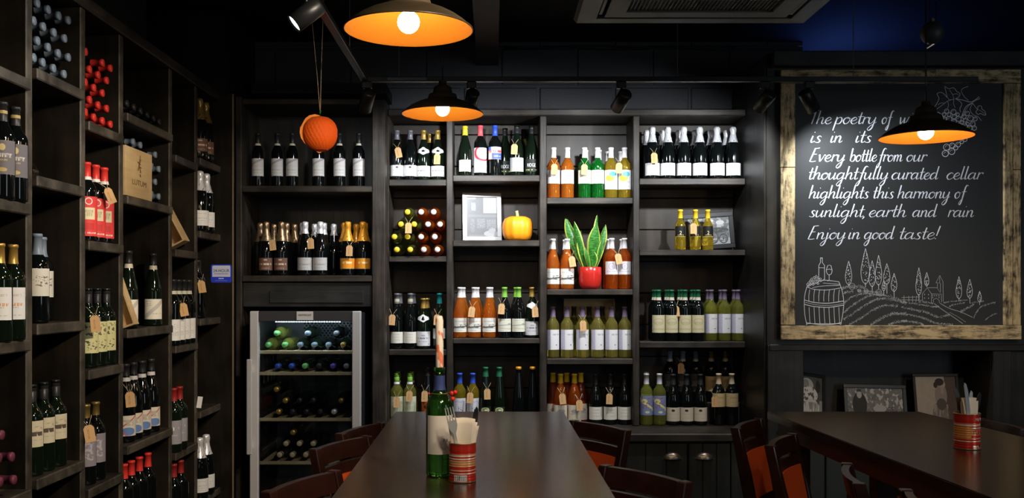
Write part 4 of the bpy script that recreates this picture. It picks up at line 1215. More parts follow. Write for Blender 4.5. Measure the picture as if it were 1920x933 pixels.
TZ = WZ(149, 4.8)
t = thing('track_rail', 'long black lighting track running across in front of the back shelves', 'lighting track', (0, 0, 0))
obj('rail', add_box(new_bm(), WX(690, 4.8), WX(1832, 4.8), 4.783, 4.817, TZ - .012, TZ + .012, .002), M_black, t)
obj('joint_label', add_box(new_bm(), WX(727, 4.8), WX(800, 4.8), 4.7815, 4.783, TZ - .008, TZ + .006), mat('joint_grey', (.10, .10, .11), .5), t)
for px in (748, 1270, 1600):
    obj('hanger_wire', add_cyl(new_bm(), (WX(px, 4.8), 4.8, TZ + .012), (WX(px, 4.8), 4.8, CEIL - .001), .0022, seg=6), mat('hanger_wire_grey', (.10, .095, .085), .5), t)
t = thing('track_rail', 'black lighting track running away from camera beside the orange paper pumpkin', 'lighting track', (0, 0, 0))
xr = WX(690, 4.8)
obj('rail', add_box(new_bm(), xr - .034, xr, 2.2, 4.782, TZ - .012, TZ + .012, .002), M_black, t)
for yy in (2.9, 4.3):
    obj('hanger_wire', add_cyl(new_bm(), (xr - .017, yy, TZ + .012), (xr - .017, yy, CEIL - .001), .0022, seg=6), mat('hanger_wire_grey', (.10, .095, .085), .5), t)
sl = ['black track spotlight where the two rails meet', 'black track spotlight partly behind the smaller pendant lamp', 'black track spotlight in the middle of the cross rail',
      'black track spotlight just left of the chalkboard frame', 'black track spotlight over the chalkboard writing', 'black track spotlight with bright face beside the pumpkin string']
M_lens = mat('spot_lens_glow', (1, 1, 1), .3, emit=(.85, .92, 1.0), estr=6)
for i, (loc, tgt, watts) in enumerate(SPOTS):
    t = thing('track_spotlight', sl[i], 'spotlight', loc, group='track spotlights')
    d = (Vector(tgt) - Vector(loc)).normalized()
    L, r = .115, .034
    a, b = -d * (L * .5), d * (L * .5)
    q = d.to_track_quat('Z', 'Y').to_matrix().to_4x4()
    hd = obj('head', add_lathe(new_bm(), [(0, 0), (r * .86, 0), (r, .008), (r, L), (r - .003, L), (r - .003, L - .012), (0, L - .012)], 24, Matrix.Translation(a) @ q), M_black, t)
    obj('lens', add_lathe(new_bm(), [(0, L - .0075), (r - .0035, L - .0075), (r - .0035, L - .010), (0, L - .010)], 24, Matrix.Translation(a) @ q), M_lens, hd)
    up = Vector((0, 0, TZ - .012 - loc[2]))
    obj('stem', add_cyl(new_bm(), (0, 0, r * .7), up + Vector((0, 0, -.03)), .006, seg=8), M_black, t)
    obj('adapter', add_box(new_bm(), -.024, .024, -.015, .015, up.z - .034, up.z - .0005, .003) if i != 5 else add_box(new_bm(), -.015, .015, -.024, .024, up.z - .034, up.z - .0005, .003), M_black, t)
    o = light('spot_beam', 'SPOT', Vector(loc) + d * (L * .5 + .004), watts, COOL, tgt, spot_size=R(116), spot_blend=1.0, shadow_soft_size=.022)

# ceiling cassette
ax0, ax1, ay1 = .3275, 1.2775, 3.93
ay0 = ay1 - .95
zb = WZ(45, ay1)
ac = thing('air_conditioner', 'grey square ceiling air conditioner cassette with mesh grille', 'air conditioner', (0, 0, 0))
M_ac = mat('cassette_grey', (.085, .082, .074), .5)
bm = new_bm()
o_, i_, g_ = 0.0, .11, .19
def ring(x, z):
    return [bm.verts.new((ax0 + x, ay0 + x, z)), bm.verts.new((ax1 - x, ay0 + x, z)), bm.verts.new((ax1 - x, ay1 - x, z)), bm.verts.new((ax0 + x, ay1 - x, z))]
rs = [ring(.03, zb + .055), ring(0, zb + .018), ring(.012, zb), ring(.085, zb - .003), ring(.085, zb + .03), ring(.115, zb + .03), ring(.115, zb - .006), ring(.19, zb - .008), ring(.19, zb + .02)]
for A, B in zip(rs, rs[1:]):
    for k in range(4):
        bm.faces.new((A[k], A[(k + 1) % 4], B[(k + 1) % 4], B[k]))
obj('fascia', bm, M_ac, ac)
obj('casing', add_box(new_bm(), ax0 + .05, ax1 - .05, ay0 + .05, ay1 - .05, zb + .032, CEIL - .001, .004), M_bulk, ac)
bm = new_bm()
n = 38
for k in range(n + 1):
    x = ax0 + .19 + (.95 - .38) * k / n
    add_box(bm, x - .0022, x + .0022, ay0 + .19, ay1 - .19, zb - .002, zb + .006)
    y = ay0 + .19 + (.95 - .38) * k / n
    add_box(bm, ax0 + .19, ax1 - .19, y - .0022, y + .0022, zb - .0005, zb + .0055)
obj('intake_grille', bm, M_ac, ac)
for k, (x0, x1, y0, y1) in enumerate([(ax0 + .12, ax1 - .12, ay1 - .105, ay1 - .09), (ax0 + .12, ax1 - .12, ay0 + .09, ay0 + .105), (ax0 + .09, ax0 + .105, ay0 + .12, ay1 - .12), (ax1 - .105, ax1 - .09, ay0 + .12, ay1 - .12)]):
    obj('louvre', add_box(new_bm(), x0, x1, y0, y1, zb + .003, zb + .010, .002), M_blackp, ac)
t = thing('cable', 'loose black cables clipped along the block wall under the ceiling', 'cable')
for k in range(2):
    pts = [(WX(946 + i * 31, YB), YB + .026 - .004 * k, WZ(86 + 2.5 * math.sin(i * .9 + k * 2) + 3 * k, YB)) for i in range(15)]
    obj('wire', add_tube(new_bm(), pts, .005, 6), M_black, t)

# ================================================================ PAPER PUMPKIN
pc = P(597, 250, 4.4)
t = thing('paper_pumpkin', 'orange honeycomb paper pumpkin half open, hanging on twine', 'decoration', pc, (0, 0, 0))
M_pap = mat('tissue_orange', (1.0, .13, .005), .7)
mn = M_pap.node_tree
bnode = mn.nodes['Principled BSDF']
bnode.inputs['Subsurface Weight'].default_value = 0.0
bm = new_bm()
seg, rows_ = 72, 18
A0, A1 = R(-72), R(196)
grid = []
for i in range(seg + 1):
    a = A0 + (A1 - A0) * i / seg
    col = []
    for j in range(rows_ + 1):
        v = j / rows_
        zz = .080 - .166 * v
        rr = .078 * (max(0.0, 1 - abs(2 * (v ** .92) - 1) ** 2.3)) ** .55
        ph = (i % 4) / 4 * 2 * PI + (PI if (j // 2) % 2 else 0)
        rr *= 1 + .014 * math.cos(ph)
        aa = a + .022 * math.sin(ph)
        col.append(bm.verts.new((rr * math.cos(aa - PI / 2) + .008, rr * math.sin(aa - PI / 2), zz)))
    grid.append(col)
for A, B in zip(grid, grid[1:]):
    for j in range(rows_):
        bm.faces.new((A[j], B[j], B[j + 1], A[j + 1]))
for col in (grid[0], grid[-1]):
    ax = [bm.verts.new((.008, 0, c.co.z)) for c in col]
    for j in range(rows_):
        bm.faces.new((ax[j], col[j], col[j + 1], ax[j + 1]))
obj('honeycomb', bm, M_pap, t)
M_cov = mat('card_orange', (1.0, .30, .012), .6)
def cover(ang):
    b2 = new_bm()
    pts = [(a * 1.10, b) for a, b in [(0, .082), (-.022, .087), (-.045, .080), (-.062, .064), (-.071, .045), (-.082, .022), (-.084, .0), (-.079, -.024), (-.066, -.046), (-.047, -.062), (-.026, -.076), (-.006, -.090), (.004, -.088), (.004, -.02), (.004, .04)]]
    add_prism(b2, pts, -.0008, .0008)
    b2.transform(Matrix.Translation((.008, 0, 0)) @ Matrix.Rotation(ang, 4, 'Z'))
    return b2
obj('card_cover', cover(R(16)), M_cov, t)
obj('card_cover', cover(R(-62)), M_cov, t)
obj('stalk', add_tube(new_bm(), [(.008, 0, .078), (.007, 0, .092), (.010, 0, .108)], [.004, .0035, .003], 8), mat('stalk_green', (.06, .40, .03), .6), t)
bm = new_bm()
add_tube(bm, [(.009, 0, .104), (.012, 0, .25), (.030, 0, CEIL - pc.z - .001)], .0016, 5)
add_tube(bm, [(.007, 0, .104), (-.004, -.002, .25), (-.030, -.004, .53), (-.020, 0, CEIL - pc.z - .001)], .0016, 5)
obj('twine', bm, M_string, t)

# ================================================================ THINGS ON THE SHELVES
def picture(name, label, w_, h_, fr_w, fr_m, img, loc, rot, depth=.014, mount=None):
    """framed picture, origin at the bottom middle of the back, leaning"""
    t = thing(name, label, 'picture', loc, rot)
    bm = new_bm()
    for (x0, x1, z0, z1) in ((-w_ / 2, w_ / 2, 0, fr_w), (-w_ / 2, w_ / 2, h_ - fr_w, h_), (-w_ / 2, -w_ / 2 + fr_w, fr_w, h_ - fr_w), (w_ / 2 - fr_w, w_ / 2, fr_w, h_ - fr_w)):
        add_box(bm, x0, x1, -depth, 0, z0, z1, .0015)
    obj('frame', bm, fr_m, t)
    obj('backing', add_box(new_bm(), -w_ / 2 + fr_w, w_ / 2 - fr_w, -.004, -.001, fr_w, h_ - fr_w), M_blackp, t)
    bm = new_bm()
    add_box(bm, -w_ / 2 + fr_w, w_ / 2 - fr_w, -.0065, -.0042, fr_w, h_ - fr_w)
    obj('photograph', planar_uv(mesh(bm, 'photograph')), img, t)
    return t
g_ = lambda v: (v, v, v)
g_ = lambda v: (v * .42, v * .42, v * .43)
I_shop = marks_mat('print_shopfront', g_(.40), [('rect', .0, 0, .12, 1, g_(.40)), ('rect', .05, .50, 1, .56, g_(.48)), ('rect', .15, .66, .30, .86, g_(.75)), ('text', .15, .66, .30, .86, g_(.5), (40, 40)), ('rect', .12, .12, .26, .46, g_(.36)), ('text', .12, .12, .26, .46, g_(.58), (50, 40)),
      ('rect', .34, .22, .60, .46, g_(.38)), ('text', .34, .22, .60, .46, g_(.62), (60, 40)), ('rect', .66, .20, .96, .44, g_(.40)), ('text', .66, .20, .96, .44, g_(.60), (60, 40)), ('rect', .05, 0, 1, .05, g_(.5)), ('ell', .80, .08, .24, .08, g_(.80)), ('ell', .84, .15, .13, .07, g_(.72)), ('rect', 0, .95, .3, 1, g_(.75)), ('rect', .55, .60, 1, 1, g_(.82))], .32)  # last rect, upper right, is glare painted onto the print
g_ = lambda v: (v, v, v)
I_eng = marks_mat('print_engine', g_(.18), [('rect', 0, 0, 1, .22, g_(.30)), ('speck', 0, .5, 1, 1, g_(.30), (12, 8)), ('rect', .50, .58, .60, .88, g_(.45)), ('ell', .55, .88, .08, .06, g_(.55)), ('rect', .70, .58, .86, .80, g_(.38)), ('ell', .78, .80, .10, .08, g_(.50)), ('ell', .70, .52, .28, .10, g_(.06)), ('ring', .58, .26, .15, .24, g_(.05)), ('ring', .84, .20, .11, .18, g_(.05)),
      ('ell', .58, .26, .03, .05, g_(.05)), ('ell', .84, .20, .02, .04, g_(.05)), ('rect', 0, .22, .12, .8, g_(.55)), ('speck', .4, .1, .98, .7, g_(.10), (16, 12))], .4, .3)
I_man = marks_mat('print_fruit_seller', g_(.22), [('speck', 0, .45, 1, 1, g_(.50), (16, 7)), ('speck', 0, 0, 1, .5, g_(.08), (18, 12)), ('ell', .22, .55, .13, .34, g_(.02)), ('ell', .22, .82, .045, .10, g_(.45)), ('rect', .18, .90, .26, .97, g_(.03)), ('ell', .72, .20, .32, .22, g_(.12)), ('speck', .42, .03, .98, .38, g_(.60), (18, 16)), ('ell', .58, .45, .12, .10, g_(.42)), ('rect', .14, .3, .32, .34, g_(.03))], .5, .4)
I_girl = marks_mat('print_woman_profile', (.42, .36, .30), [('rect', .72, 0, 1, 1, (.10, .07, .055)), ('ell', .62, .62, .15, .26, (.28, .23, .20)), ('ell', .58, .20, .20, .30, (.20, .165, .14)), ('speck', .42, 0, .8, .44, (.36, .30, .26), (22, 4)), ('ell', .62, .44, .12, .12, (.10, .08, .07)), ('ell', .67, .84, .075, .075, (.40, .32, .26)), ('ell', .60, .89, .11, .075, (.04, .03, .025)), ('ell', .50, .83, .05, .06, (.04, .03, .025)), ('ell', .66, .72, .04, .08, (.36, .29, .24))], .5, .08)
I_scarf = marks_mat('print_woman_scarf', g_(.10), [('ell', .35, .80, .28, .16, g_(.45)), ('ell', .30, .84, .14, .09, g_(.25)), ('ell', .45, .60, .36, .18, g_(.65)), ('speck', 0, .40, 1, .78, g_(.10), (9, 9)), ('ell', .55, .18, .42, .34, g_(.58)), ('speck', .1, 0, .95, .45, g_(.25), (18, 4)), ('ell', .82, .80, .10, .14, g_(.03)), ('rect', .88, .0, 1, .5, g_(.30))], .5, .3)
M_fblack = mat('frame_black', (.012, .012, .013), .35)
zB = zs('B', 1)
picture('picture_frame', 'silver framed pale photograph of a shop front, leaning left of the orange pumpkin', .232, .292, .026, mat('frame_silver', (.48, .48, .49), .35, metal=.4), I_shop, (WX(904, 5.67), 5.695, zB + .0008), (R(-9), 0, R(6)))
zD = zs('D', 1)
picture('picture_frame', 'black framed photograph of an old steam engine behind the half bottles', .295, .216, .026, M_fblack, I_eng, (WX(1333.5, 5.72), 5.745, zD + .0115), (R(-3.5), R(-4.0), R(-3)))
yq = YC + .16
picture('picture_frame', 'black framed photograph of a woman in a headscarf, left end of the alcove',    .18, .30, .018, M_fblack, I_scarf, (WX(1552, yq) - .090, yq + .03, AZ0 + .017), (R(-16), R(9), R(10)))
picture('picture_frame', 'black framed photograph of a man beside piled fruit, middle of the alcove', .345, .245, .020, M_fblack, I_man, (WX(1646, yq), yq + .02, AZ0 + .0045), (R(-13), R(1), R(-2)))
picture('picture_frame', 'dark framed sepia photograph of a woman in profile, right in the alcove', .262, .308, .016, mat('frame_brown', (.022, .015, .010), .45), I_girl, (WX(1764, yq), yq + .03, AZ0 + .001), (R(-9), 0, R(3)))

# pumpkin
t = thing('pumpkin', 'small orange pumpkin standing right of the framed shop photograph', 'pumpkin', (WX(970.5, 5.66), 5.66, zB + .0006))
wob = lambda a, z: 1 + .022 * math.cos(10 * a) - .012 * abs(math.sin(5 * a))
pr = [(0, .010), (.030, .004), (.052, 0), (.074, .012), (.086, .040), (.0895, .075), (.086, .108), (.073, .132), (.050, .143), (.026, .142), (.012, .136), (0, .134)]
obj('flesh', add_lathe(new_bm(), pr, 60, wob=wob), mat('pumpkin_skin', (.95, .32, .012), .38), t)
obj('stem', add_tube(new_bm(), [(0, 0, .134), (-.001, 0, .150), (-.003, 0, .165), (-.006, 0, .178)], [.014, .010, .009, .010], 8), mat('pumpkin_stem', (.42, .40, .20), .7), t)

# snake plant
zC = zs('C', 1)
t = thing('potted_snake_plant', 'snake plant with yellow-edged leaves in a red pot between rose bottles', 'plant', (WX(1106.5, 5.635), 5.635, zC + .0006))
obj('pot', add_lathe(new_bm(), [(0, 0), (.040, 0), (.052, .004), (.062, .025), (.0665, .055), (.0670, .090), (.0655, .128), (.0625, .130), (.0610, .118), (0, .116)], 36), mat('red_glaze', (.50, .022, .016), .22), t)
obj('soil', add_lathe(new_bm(), [(0, .117), (.061, .117), (.061, .1185), (0, .121)], 24), mat('soil', (.03, .02, .012), .9), t)
def leaf_mat():
    m = mat('variegated_leaf', (.05, .20, .03), .35)
    nt = m.node_tree
    b = nt.nodes['Principled BSDF']
    uv = N(nt, 'ShaderNodeTexCoord').outputs['UV']
    s_ = N(nt, 'ShaderNodeSeparateXYZ')
    nt.links.new(uv, s_.inputs[0])
    e = math_n(nt, 'ABSOLUTE', math_n(nt, 'SUBTRACT', s_.outputs[0], .5))
    mp = N(nt, 'ShaderNodeMapping')
    mp.inputs['Scale'].default_value = (2, 22, 1)
    nt.links.new(uv, mp.inputs[0])
    nz = N(nt, 'ShaderNodeTexNoise')
    nz.inputs['Scale'].default_value = 1.3
    nt.links.new(mp.outputs[0], nz.inputs['Vector'])
    r = N(nt, 'ShaderNodeMapRange')
    r.inputs[1].default_value, r.inputs[2].default_value = .42, .60
    nt.links.new(nz.outputs[0], r.inputs[0])
    g1 = mixcol(nt, r.outputs[0], (.015, .10, .012), (.055, .24, .03))
    f = math_n(nt, 'GREATER_THAN', e, .39)
    nt.links.new(mixcol(nt, f, g1, (.55, .60, .10)), b.inputs['Base Color'])
    return m
M_leaf = leaf_mat()
def leaf(base, tip, wd, bend=(0, 0, 0), turn=0.0):
    bm = new_bm()
    uvl = bm.loops.layers.uv.new('UVMap')
    b0, t0 = Vector(base), Vector(tip)
    n = 14
    g = []
    for j in range(n + 1):
        v = j / n
        c = b0.lerp(t0, v) + Vector(bend) * math.sin(PI * v)
        ww = wd * (.42 + .58 * math.sin(min(1, v * 1.55) * PI / 2)) * (1 - max(0, (v - .55) / .45) ** 2.0) + .0006
        tw = turn + .6 * (v - .5) * math.sin(turn * 3 + 1)
        s_ = Vector((math.cos(tw), math.sin(tw), 0))
        nrm = Vector((-math.sin(tw), math.cos(tw), 0))
        rowv = []
        for i in range(7):
            u = i / 6 - .5
            p = c + s_ * (2 * u * ww) + nrm * (4 * u * u * ww * .45)
            rowv.append((bm.verts.new(p), i / 6, v))
        g.append(rowv)
    for A, B in zip(g, g[1:]):
        for i in range(6):
            q = [A[i], A[i + 1], B[i + 1], B[i]]
            f = bm.faces.new([a[0] for a in q])
            f.smooth = True
            for l, a in zip(f.loops, q):
                l[uvl].uv = (a[1], a[2])
    me = mesh(bm, 'leaf')
    o = obj('leaf', me, M_leaf, t)
    sm = o.modifiers.new('thick', 'SOLIDIFY')
    sm.thickness = .002
k = 1 / 319.0
lf = lambda px, py: ((px - 1106.5) * k, (540.5 - py) * k)
for (bx, tx, ty, by, ty_, wd, turn, bend) in [
    (-.024, 1062, 403, .016, .055, .034, .15, (-.006, .01, 0)), (-.018, 1077, 413, .000, .01, .028, -.5, (-.010, 0, 0)), (.010, 1118, 417, -.020, -.035, .040, .1, (-.004, -.012, 0)),
    (.022, 1121, 398, .012, .02, .026, .9, (.004, 0, 0)), (.026, 1137, 418, .01, .045, .025, -.35, (.004, 0, 0)), (.026, 1128, 446, -.02, -.03, .014, .5, (.004, -.01, 0)),
    (-.005, 1096, 462, -.022, -.03, .014, .2, (0, -.01, 0)), (-.024, 1090, 430, .020, .02, .026, .8, (-.01, 0, 0)), (.012, 1112, 470, -.03, -.035, .016, -.6, (.008, 0, 0))]:
    x, zz = lf(tx, ty)
    leaf((bx, by, .119), (x, ty_, zz), wd, bend, turn)

# open wooden crate behind the white wines
cx0, cx1 = WX(1058, 5.74), WX(1154, 5.74)
t = thing('wooden_crate', 'open pale wooden crate standing behind the white wine row', 'crate', ((cx0 + cx1) / 2, 5.745, zs('C', 2) + .0006))
hw, hh = (cx1 - cx0) / 2, .355 - .0
hh = WZ(560, 5.76) - zs('C', 2)
obj('back', add_box(new_bm(), -hw, hw, .060, .068, 0, hh), M_pine, t)
for x in (-hw, hw - .009):
    obj('side', add_box(new_bm(), x, x + .009, .020, .0598, 0, hh), M_pine, t)
obj('top', add_box(new_bm(), -hw + .0092, hw - .0092, .020, .0598, hh - .009, hh), M_pine, t)
obj('bottom', add_box(new_bm(), -hw + .0092, hw - .0092, .020, .0598, 0, .009), M_pine, t)

# printed crate front in the rack
X_ = -1.485
ya, yb = F * X_ / (232 - CX), F * X_ / (285 - CX)
ya = max(ya, 3.878)
t = thing('wooden_crate', 'pale wooden wine crate end with burnt bottle emblem and LUTUM lettering', 'crate', (X_, (ya + yb) / 2, LS[3][1] + .0008), (0, 0, PI / 2))
wv = (yb - ya) / 2
obj('front', add_box(new_bm(), -wv, wv, 0, .014, 0, .202, .001), M_pine, t)
burn = mat('burnt_print', (.16, .08, .03), .7)
obj('lettering', text_mesh('LUTUM', .03, wv * 1.05, .022), burn, t, (0, -.0006, .062))
bm = new_bm()
for a in [((-.018, .115), (.016, .165)), ((.012, .108), (-.012, .150)), ((-.010, .135), (.020, .128)), ((.0, .15), (.008, .180)), ((-.02, .150), (.012, .142)), ((.004, .10), (.014, .09))]:
    p0, p1 = Vector((a[0][0], -.0008, a[0][1])), Vector((a[1][0], -.0008, a[1][1]))
    add_cyl(bm, p0, p1, .0028, .0016, 6)
obj('emblem', bm, burn, t)

def tray(label, loc, rot, L_, W_, D_, group='open wooden bottle boxes in the rack'):
    t = thing('wooden_box', label, 'box', loc, rot, group)
    e = .007
    obj('base', add_box(new_bm(), -W_ / 2, W_ / 2, D_ - e, D_, 0, L_), M_pine, t)
    for x in (-W_ / 2, W_ / 2 - e):
        obj('side', add_box(new_bm(), x, x + e, 0, D_ - e - .0002, 0, L_), M_pine, t)
    for z_ in (0, L_ - e):
        obj('end', add_box(new_bm(), -W_ / 2 + e + .0002, W_ / 2 - e - .0002, 0, D_ - e - .0002, z_, z_ + e), M_pine, t)
tray('open pale wooden bottle box slanting on the shelf of the narrow rack column', (-1.545, 4.655, LS[4][1] + .0265), (0, R(-28), 0), .30, .105, .085)
tray('open pale wooden bottle box slanting before the diagonal-label bottles', (-1.494, 3.93, LS[3][2] + .0115), (0, R(-19), 0), .22, .058, .045)

# glass decanter
t = thing('decanter', 'clear glass decanter behind the first rack post', 'decanter', (-1.60, 3.195, LS[1][1] + .0006))
obj('vessel', add_lathe(new_bm(), [(0, .004), (.05, 0), (.078, .010), (.082, .026), (.070, .048), (.045, .075), (.025, .11), (.018, .16), (.020, .21), (.030, .24), (.0285, .24), (.0175, .21), (.0155, .16), (.0225, .11), (.043, .073), (.068, .046), (.0795, .026), (.076, .013), (.05, .004), (0, .007)], 32), mat('clear_glass', (.95, .97, .97), .02, trans=1.0, ior=1.45), t)

# white card in the far rack column and sticker on the end panel
Yw = F * 1.478 / (CX - 372.5)
t = tag(obj('price_card', add_box(new_bm(), -.012, .012, -.0006, .0006, 0, .058), M_white, None, (-1.478, Yw, LS[5][3] + .0215), (R(6), R(8), R(20))), 'small blank white card on the shelf edge, far rack column below the sticker', 'card')
px, py = 415, 512.5
w2, h2 = 19.5 * YP / F, 17.0 * YP / F
t = thing('sticker', 'blue and white 24-HOUR sticker on the dark end panel of the rack', 'sticker', P(px, py, YP - .0004))
def rrect(w, h, r, y, b0=True, b1=True):
    pts = []
    for (cx, cz, a0, rnd_) in ((w - r, h - r, 0, b0), (-w + r, h - r, 90, b0), (-w + r, -h + r, 180, b1), (w - r, -h + r, 270, b1)):
        if rnd_:
            for k in range(6):
                a = R(a0 + 90 * k / 5)
                pts.append((cx + r * math.cos(a), cz + r * math.sin(a)))
        else:
            pts.append((cx + math.copysign(r, cx), cz + math.copysign(r, cz)))
    return pts
obj('backing', add_prism(new_bm(), rrect(w2, h2, .010, 0), -.0006, .0002), mat('sticker_blue', (.02, .05, .62), .45), t)
pan = [(x, z_ + h2 * .26) for x, z_ in rrect(w2 * .87, h2 * .62, .007, 0, True, False)]
obj('panel', add_prism(new_bm(), pan, -.0009, -.0006), mat('sticker_white', (.62, .64, .80), .45), t)
navy = mat('sticker_navy', (.015, .02, .14), .5)
obj('lettering', text_mesh('24-HOUR', .02, w2 * 1.56, h2 * .34), navy, t, (0, -.0012, h2 * .30))
def dashes(total, hgt, zc, n, y):
    b2 = new_bm()
    st = total / n
    for k in range(n):
        x = -total / 2 + k * st
        add_box(b2, x, x + st * .62, y, y + .0003, zc - hgt / 2, zc + hgt / 2)
    return b2
obj('small_print', dashes(w2 * 1.36, h2 * .07, -h2 * .03, 18, -.0012), navy, t)
obj('small_print', dashes(w2 * .52, h2 * .12, -h2 * .55, 6, -.0010), mat('sticker_print_white', (.8, .8, .85), .5), t)
obj('small_print', dashes(w2 * 1.2, h2 * .05, -h2 * .78, 15, -.0010), mat('sticker_print_pale', (.3, .35, .8), .5), t)

# ================================================================ TABLES
TT = H - .51
def table(label, corners, legs, name='dining_table'):
    t = thing(name, label, 'table')
    bm = new_bm()
    def slab(pts, z0, z1, ins=0.0):
        c = sum((Vector((x, y)) for x, y in pts), Vector((0, 0))) / 4
        q = []
        for x, y in pts:
            d = (Vector((x, y)) - c)
            q.append((x - math.copysign(ins, d.x), y - math.copysign(ins, d.y)))
        A = [bm.verts.new((x, y, z0)) for x, y in q]
        B = [bm.verts.new((x, y, z1)) for x, y in q]
        bm.faces.new(A)
        bm.faces.new(B)
        for k in range(4):
            bm.faces.new((A[k], A[(k + 1) % 4], B[(k + 1) % 4], B[k]))
    slab(corners, TT - .032, TT)
    bmesh.ops.recalc_face_normals(bm, faces=bm.faces)
    bmesh.ops.bevel(bm, geom=list(bm.edges), offset=.003, segments=2, affect='EDGES')
    obj('table_top', bm, M_table, t)
    bm = new_bm()
    slab(corners, TT - .095, TT - .0325, .035)
    obj('apron', bm, M_tleg, t)
    for (x, y) in legs:
        obj('leg', add_box(new_bm(), x - .036, x + .036, y - .036, y + .036, 0, TT - .096, .004), M_tleg, t)
    return t
Yt0, Yt1 = 1.95, 4.062
ex = lambda xa, xb, Y: xa + (xb - xa) * (Yt1 - Y) / (Yt1 - 2.366)
table('long dark brown wooden table in the centre, holding the candle bottle', [(ex(-.415, -.401, Yt0), Yt0), (ex(.298, .302, Yt0), Yt0), (.298, Yt1), (-.415, Yt1)],
      [(-.33, Yt1 - .09), (.21, Yt1 - .09), (-.33, 2.95), (.21, 2.95), (-.31, Yt0 + .1), (.21, Yt0 + .1)])
table('dark brown wooden table at right, in front of the chalkboard', [(1.245, Yt0), (1.955, Yt0), (1.800, Yt1), (1.158, Yt1)],
      [(1.265, Yt1 - .09), (1.71, Yt1 - .09), (1.385, 3.41), (1.74, 3.40), (1.34, Yt0 + .1), (1.85, Yt0 + .1)])

# ---------------------------------------------------------------- chairs
CH_H = .78
def chair_parts():
    hw = .155
    parts = []
    def lean(z):
        return 0.0 if z < .40 else -.075 * ((z - .40) / (CH_H - .40)) ** 1.15
    for s in (-1, 1):                      # rear leg and stile in one piece
        bm = new_bm()
        sec = []
        for zz in (0, .2, .40, .5, .6, .7, CH_H):
            y = lean(zz) - (.05 * (1 - zz / .4) if zz < .4 else 0)
            w_, d_ = .016, .021 if zz < .7 else .017
            sec.append([bm.verts.new((s * hw + a * w_, y + b * d_, zz)) for a, b in ((-1, -1), (1, -1), (1, 1), (-1, 1))])
        for A, B in zip(sec, sec[1:]):
            for k in range(4):
                bm.faces.new((A[k], A[(k + 1) % 4], B[(k + 1) % 4], B[k]))
        bm.faces.new(sec[0][::-1])
        bm.faces.new(sec[-1])
        bmesh.ops.recalc_face_normals(bm, faces=bm.faces)
        bmesh.ops.bevel(bm, geom=[e for e in bm.edges], offset=.003, segments=1, affect='EDGES')
        parts.append(('stile', mesh(bm, 'stile'), M_chair))
    def curved(z0, z1, th, dip, mt, nm, inset=.017):
        bm = new_bm()
        n = 10
        sec = []
        for i in range(n + 1):
            u = i / n * 2 - 1
            x = u * (hw - inset)
            q = []
            for zz, b in ((z0, -1), (z1, -1), (z1, 1), (z0, 1)):
                q.append(bm.verts.new((x, lean(zz) - dip * (1 - u * u) + b * th / 2, zz)))
            sec.append(q)
        for A, B in zip(sec, sec[1:]):
            for k in range(4):
                f = bm.faces.new((A[k], A[(k + 1) % 4], B[(k + 1) % 4], B[k]))
        bm.faces.new(sec[0][::-1])
        bm.faces.new(sec[-1])
        return (nm, mesh(bm, nm), mt)
    parts.append(curved(.722, CH_H - .002, .022, .018, M_chair, 'top_rail'))
    parts.append(curved(.676, .711, .020, .016, M_chair, 'lower_rail'))
    parts.append(curved(.50, .6755, .026, .012, M_orange, 'back_pad'))
    parts.append(curved(.465, .498, .020, .010, M_chair, 'back_rail'))
    bm = new_bm()
    add_box(bm, -.160, .160, .030, .365, .405, .428, .003)
    parts.append(('seat_frame', mesh(bm, 'seat_frame'), M_chair))
    bm = new_bm()
    add_box(bm, -.156, .156, .032, .360, .4285, .470, .014)
    parts.append(('seat_cushion', mesh(bm, 'seat_cushion'), M_orange))
    for s in (-1, 1):
        parts.append(('front_leg', mesh(add_box(new_bm(), s * .142 - .017, s * .142 + .017, .325, .359, 0, .404, .003), 'front_leg'), M_chair))
        parts.append(('side_stretcher', mesh(add_box(new_bm(), s * .145 - .008, s * .145 + .008, -.012, .324, .18, .205, .002), 'side_stretcher'), M_chair))
    for _, me, m in parts:
        me.materials.append(m)
    return parts
CP = chair_parts()
def chair(near, far, side, label):
    a, b = Vector((*near, 0)), Vector((*far, 0))
    d = (b - a).normalized()
    fwd = Vector((d.y, -d.x, 0)) * side         # side=1: the seat lies to +X
    mid = (a + b) / 2
    rz = math.atan2(-fwd.x, fwd.y)
    root = mid + fwd * .075
    t = thing('dining_chair', label, 'chair', (root.x, root.y, 0), (0, 0, rz), 'mahogany chairs with orange leather')
    for nm, me, m in CP:
        obj(nm, me, None, t)
def K(px, py):
    Y = F * (H - CH_H) / (py - CY)
    return (WX(px, Y), Y)
chair(K(499, 921), K(630, 880), 1, 'mahogany chair left of the centre table, nearest the camera')
chair(K(584, 842), K(692, 815), 1, 'mahogany chair left of the centre table, middle of three')
chair(K(637, 812), K(712, 791), 1, 'mahogany chair left of the centre table, nearest the shelves')
chair(K(1291, 903), K(1131, 870), -1, 'mahogany chair right of the centre table, nearer the camera')
chair(K(1176, 805), K(1075, 787), -1, 'mahogany chair right of the centre table, nearer the shelves')
chair(K(1381, 800.5), K(1419, 784.5), 1, 'mahogany chair left of the right hand table, farthest from camera')
chair(K(1444, 834), K(1484, 812), 1, 'mahogany chair left of the right hand table, second farthest')
chair(K(1610, 904), K(1588, 868), 1, 'mahogany chair tucked at the right hand table, third along')
chair((1.045, 2.20), (1.085, 2.53), 1, 'mahogany chair tucked at the right hand table, nearest the camera')
chair((2.005, 3.60), (1.99, 3.92), -1, 'mahogany chair behind the right hand table at the picture edge')

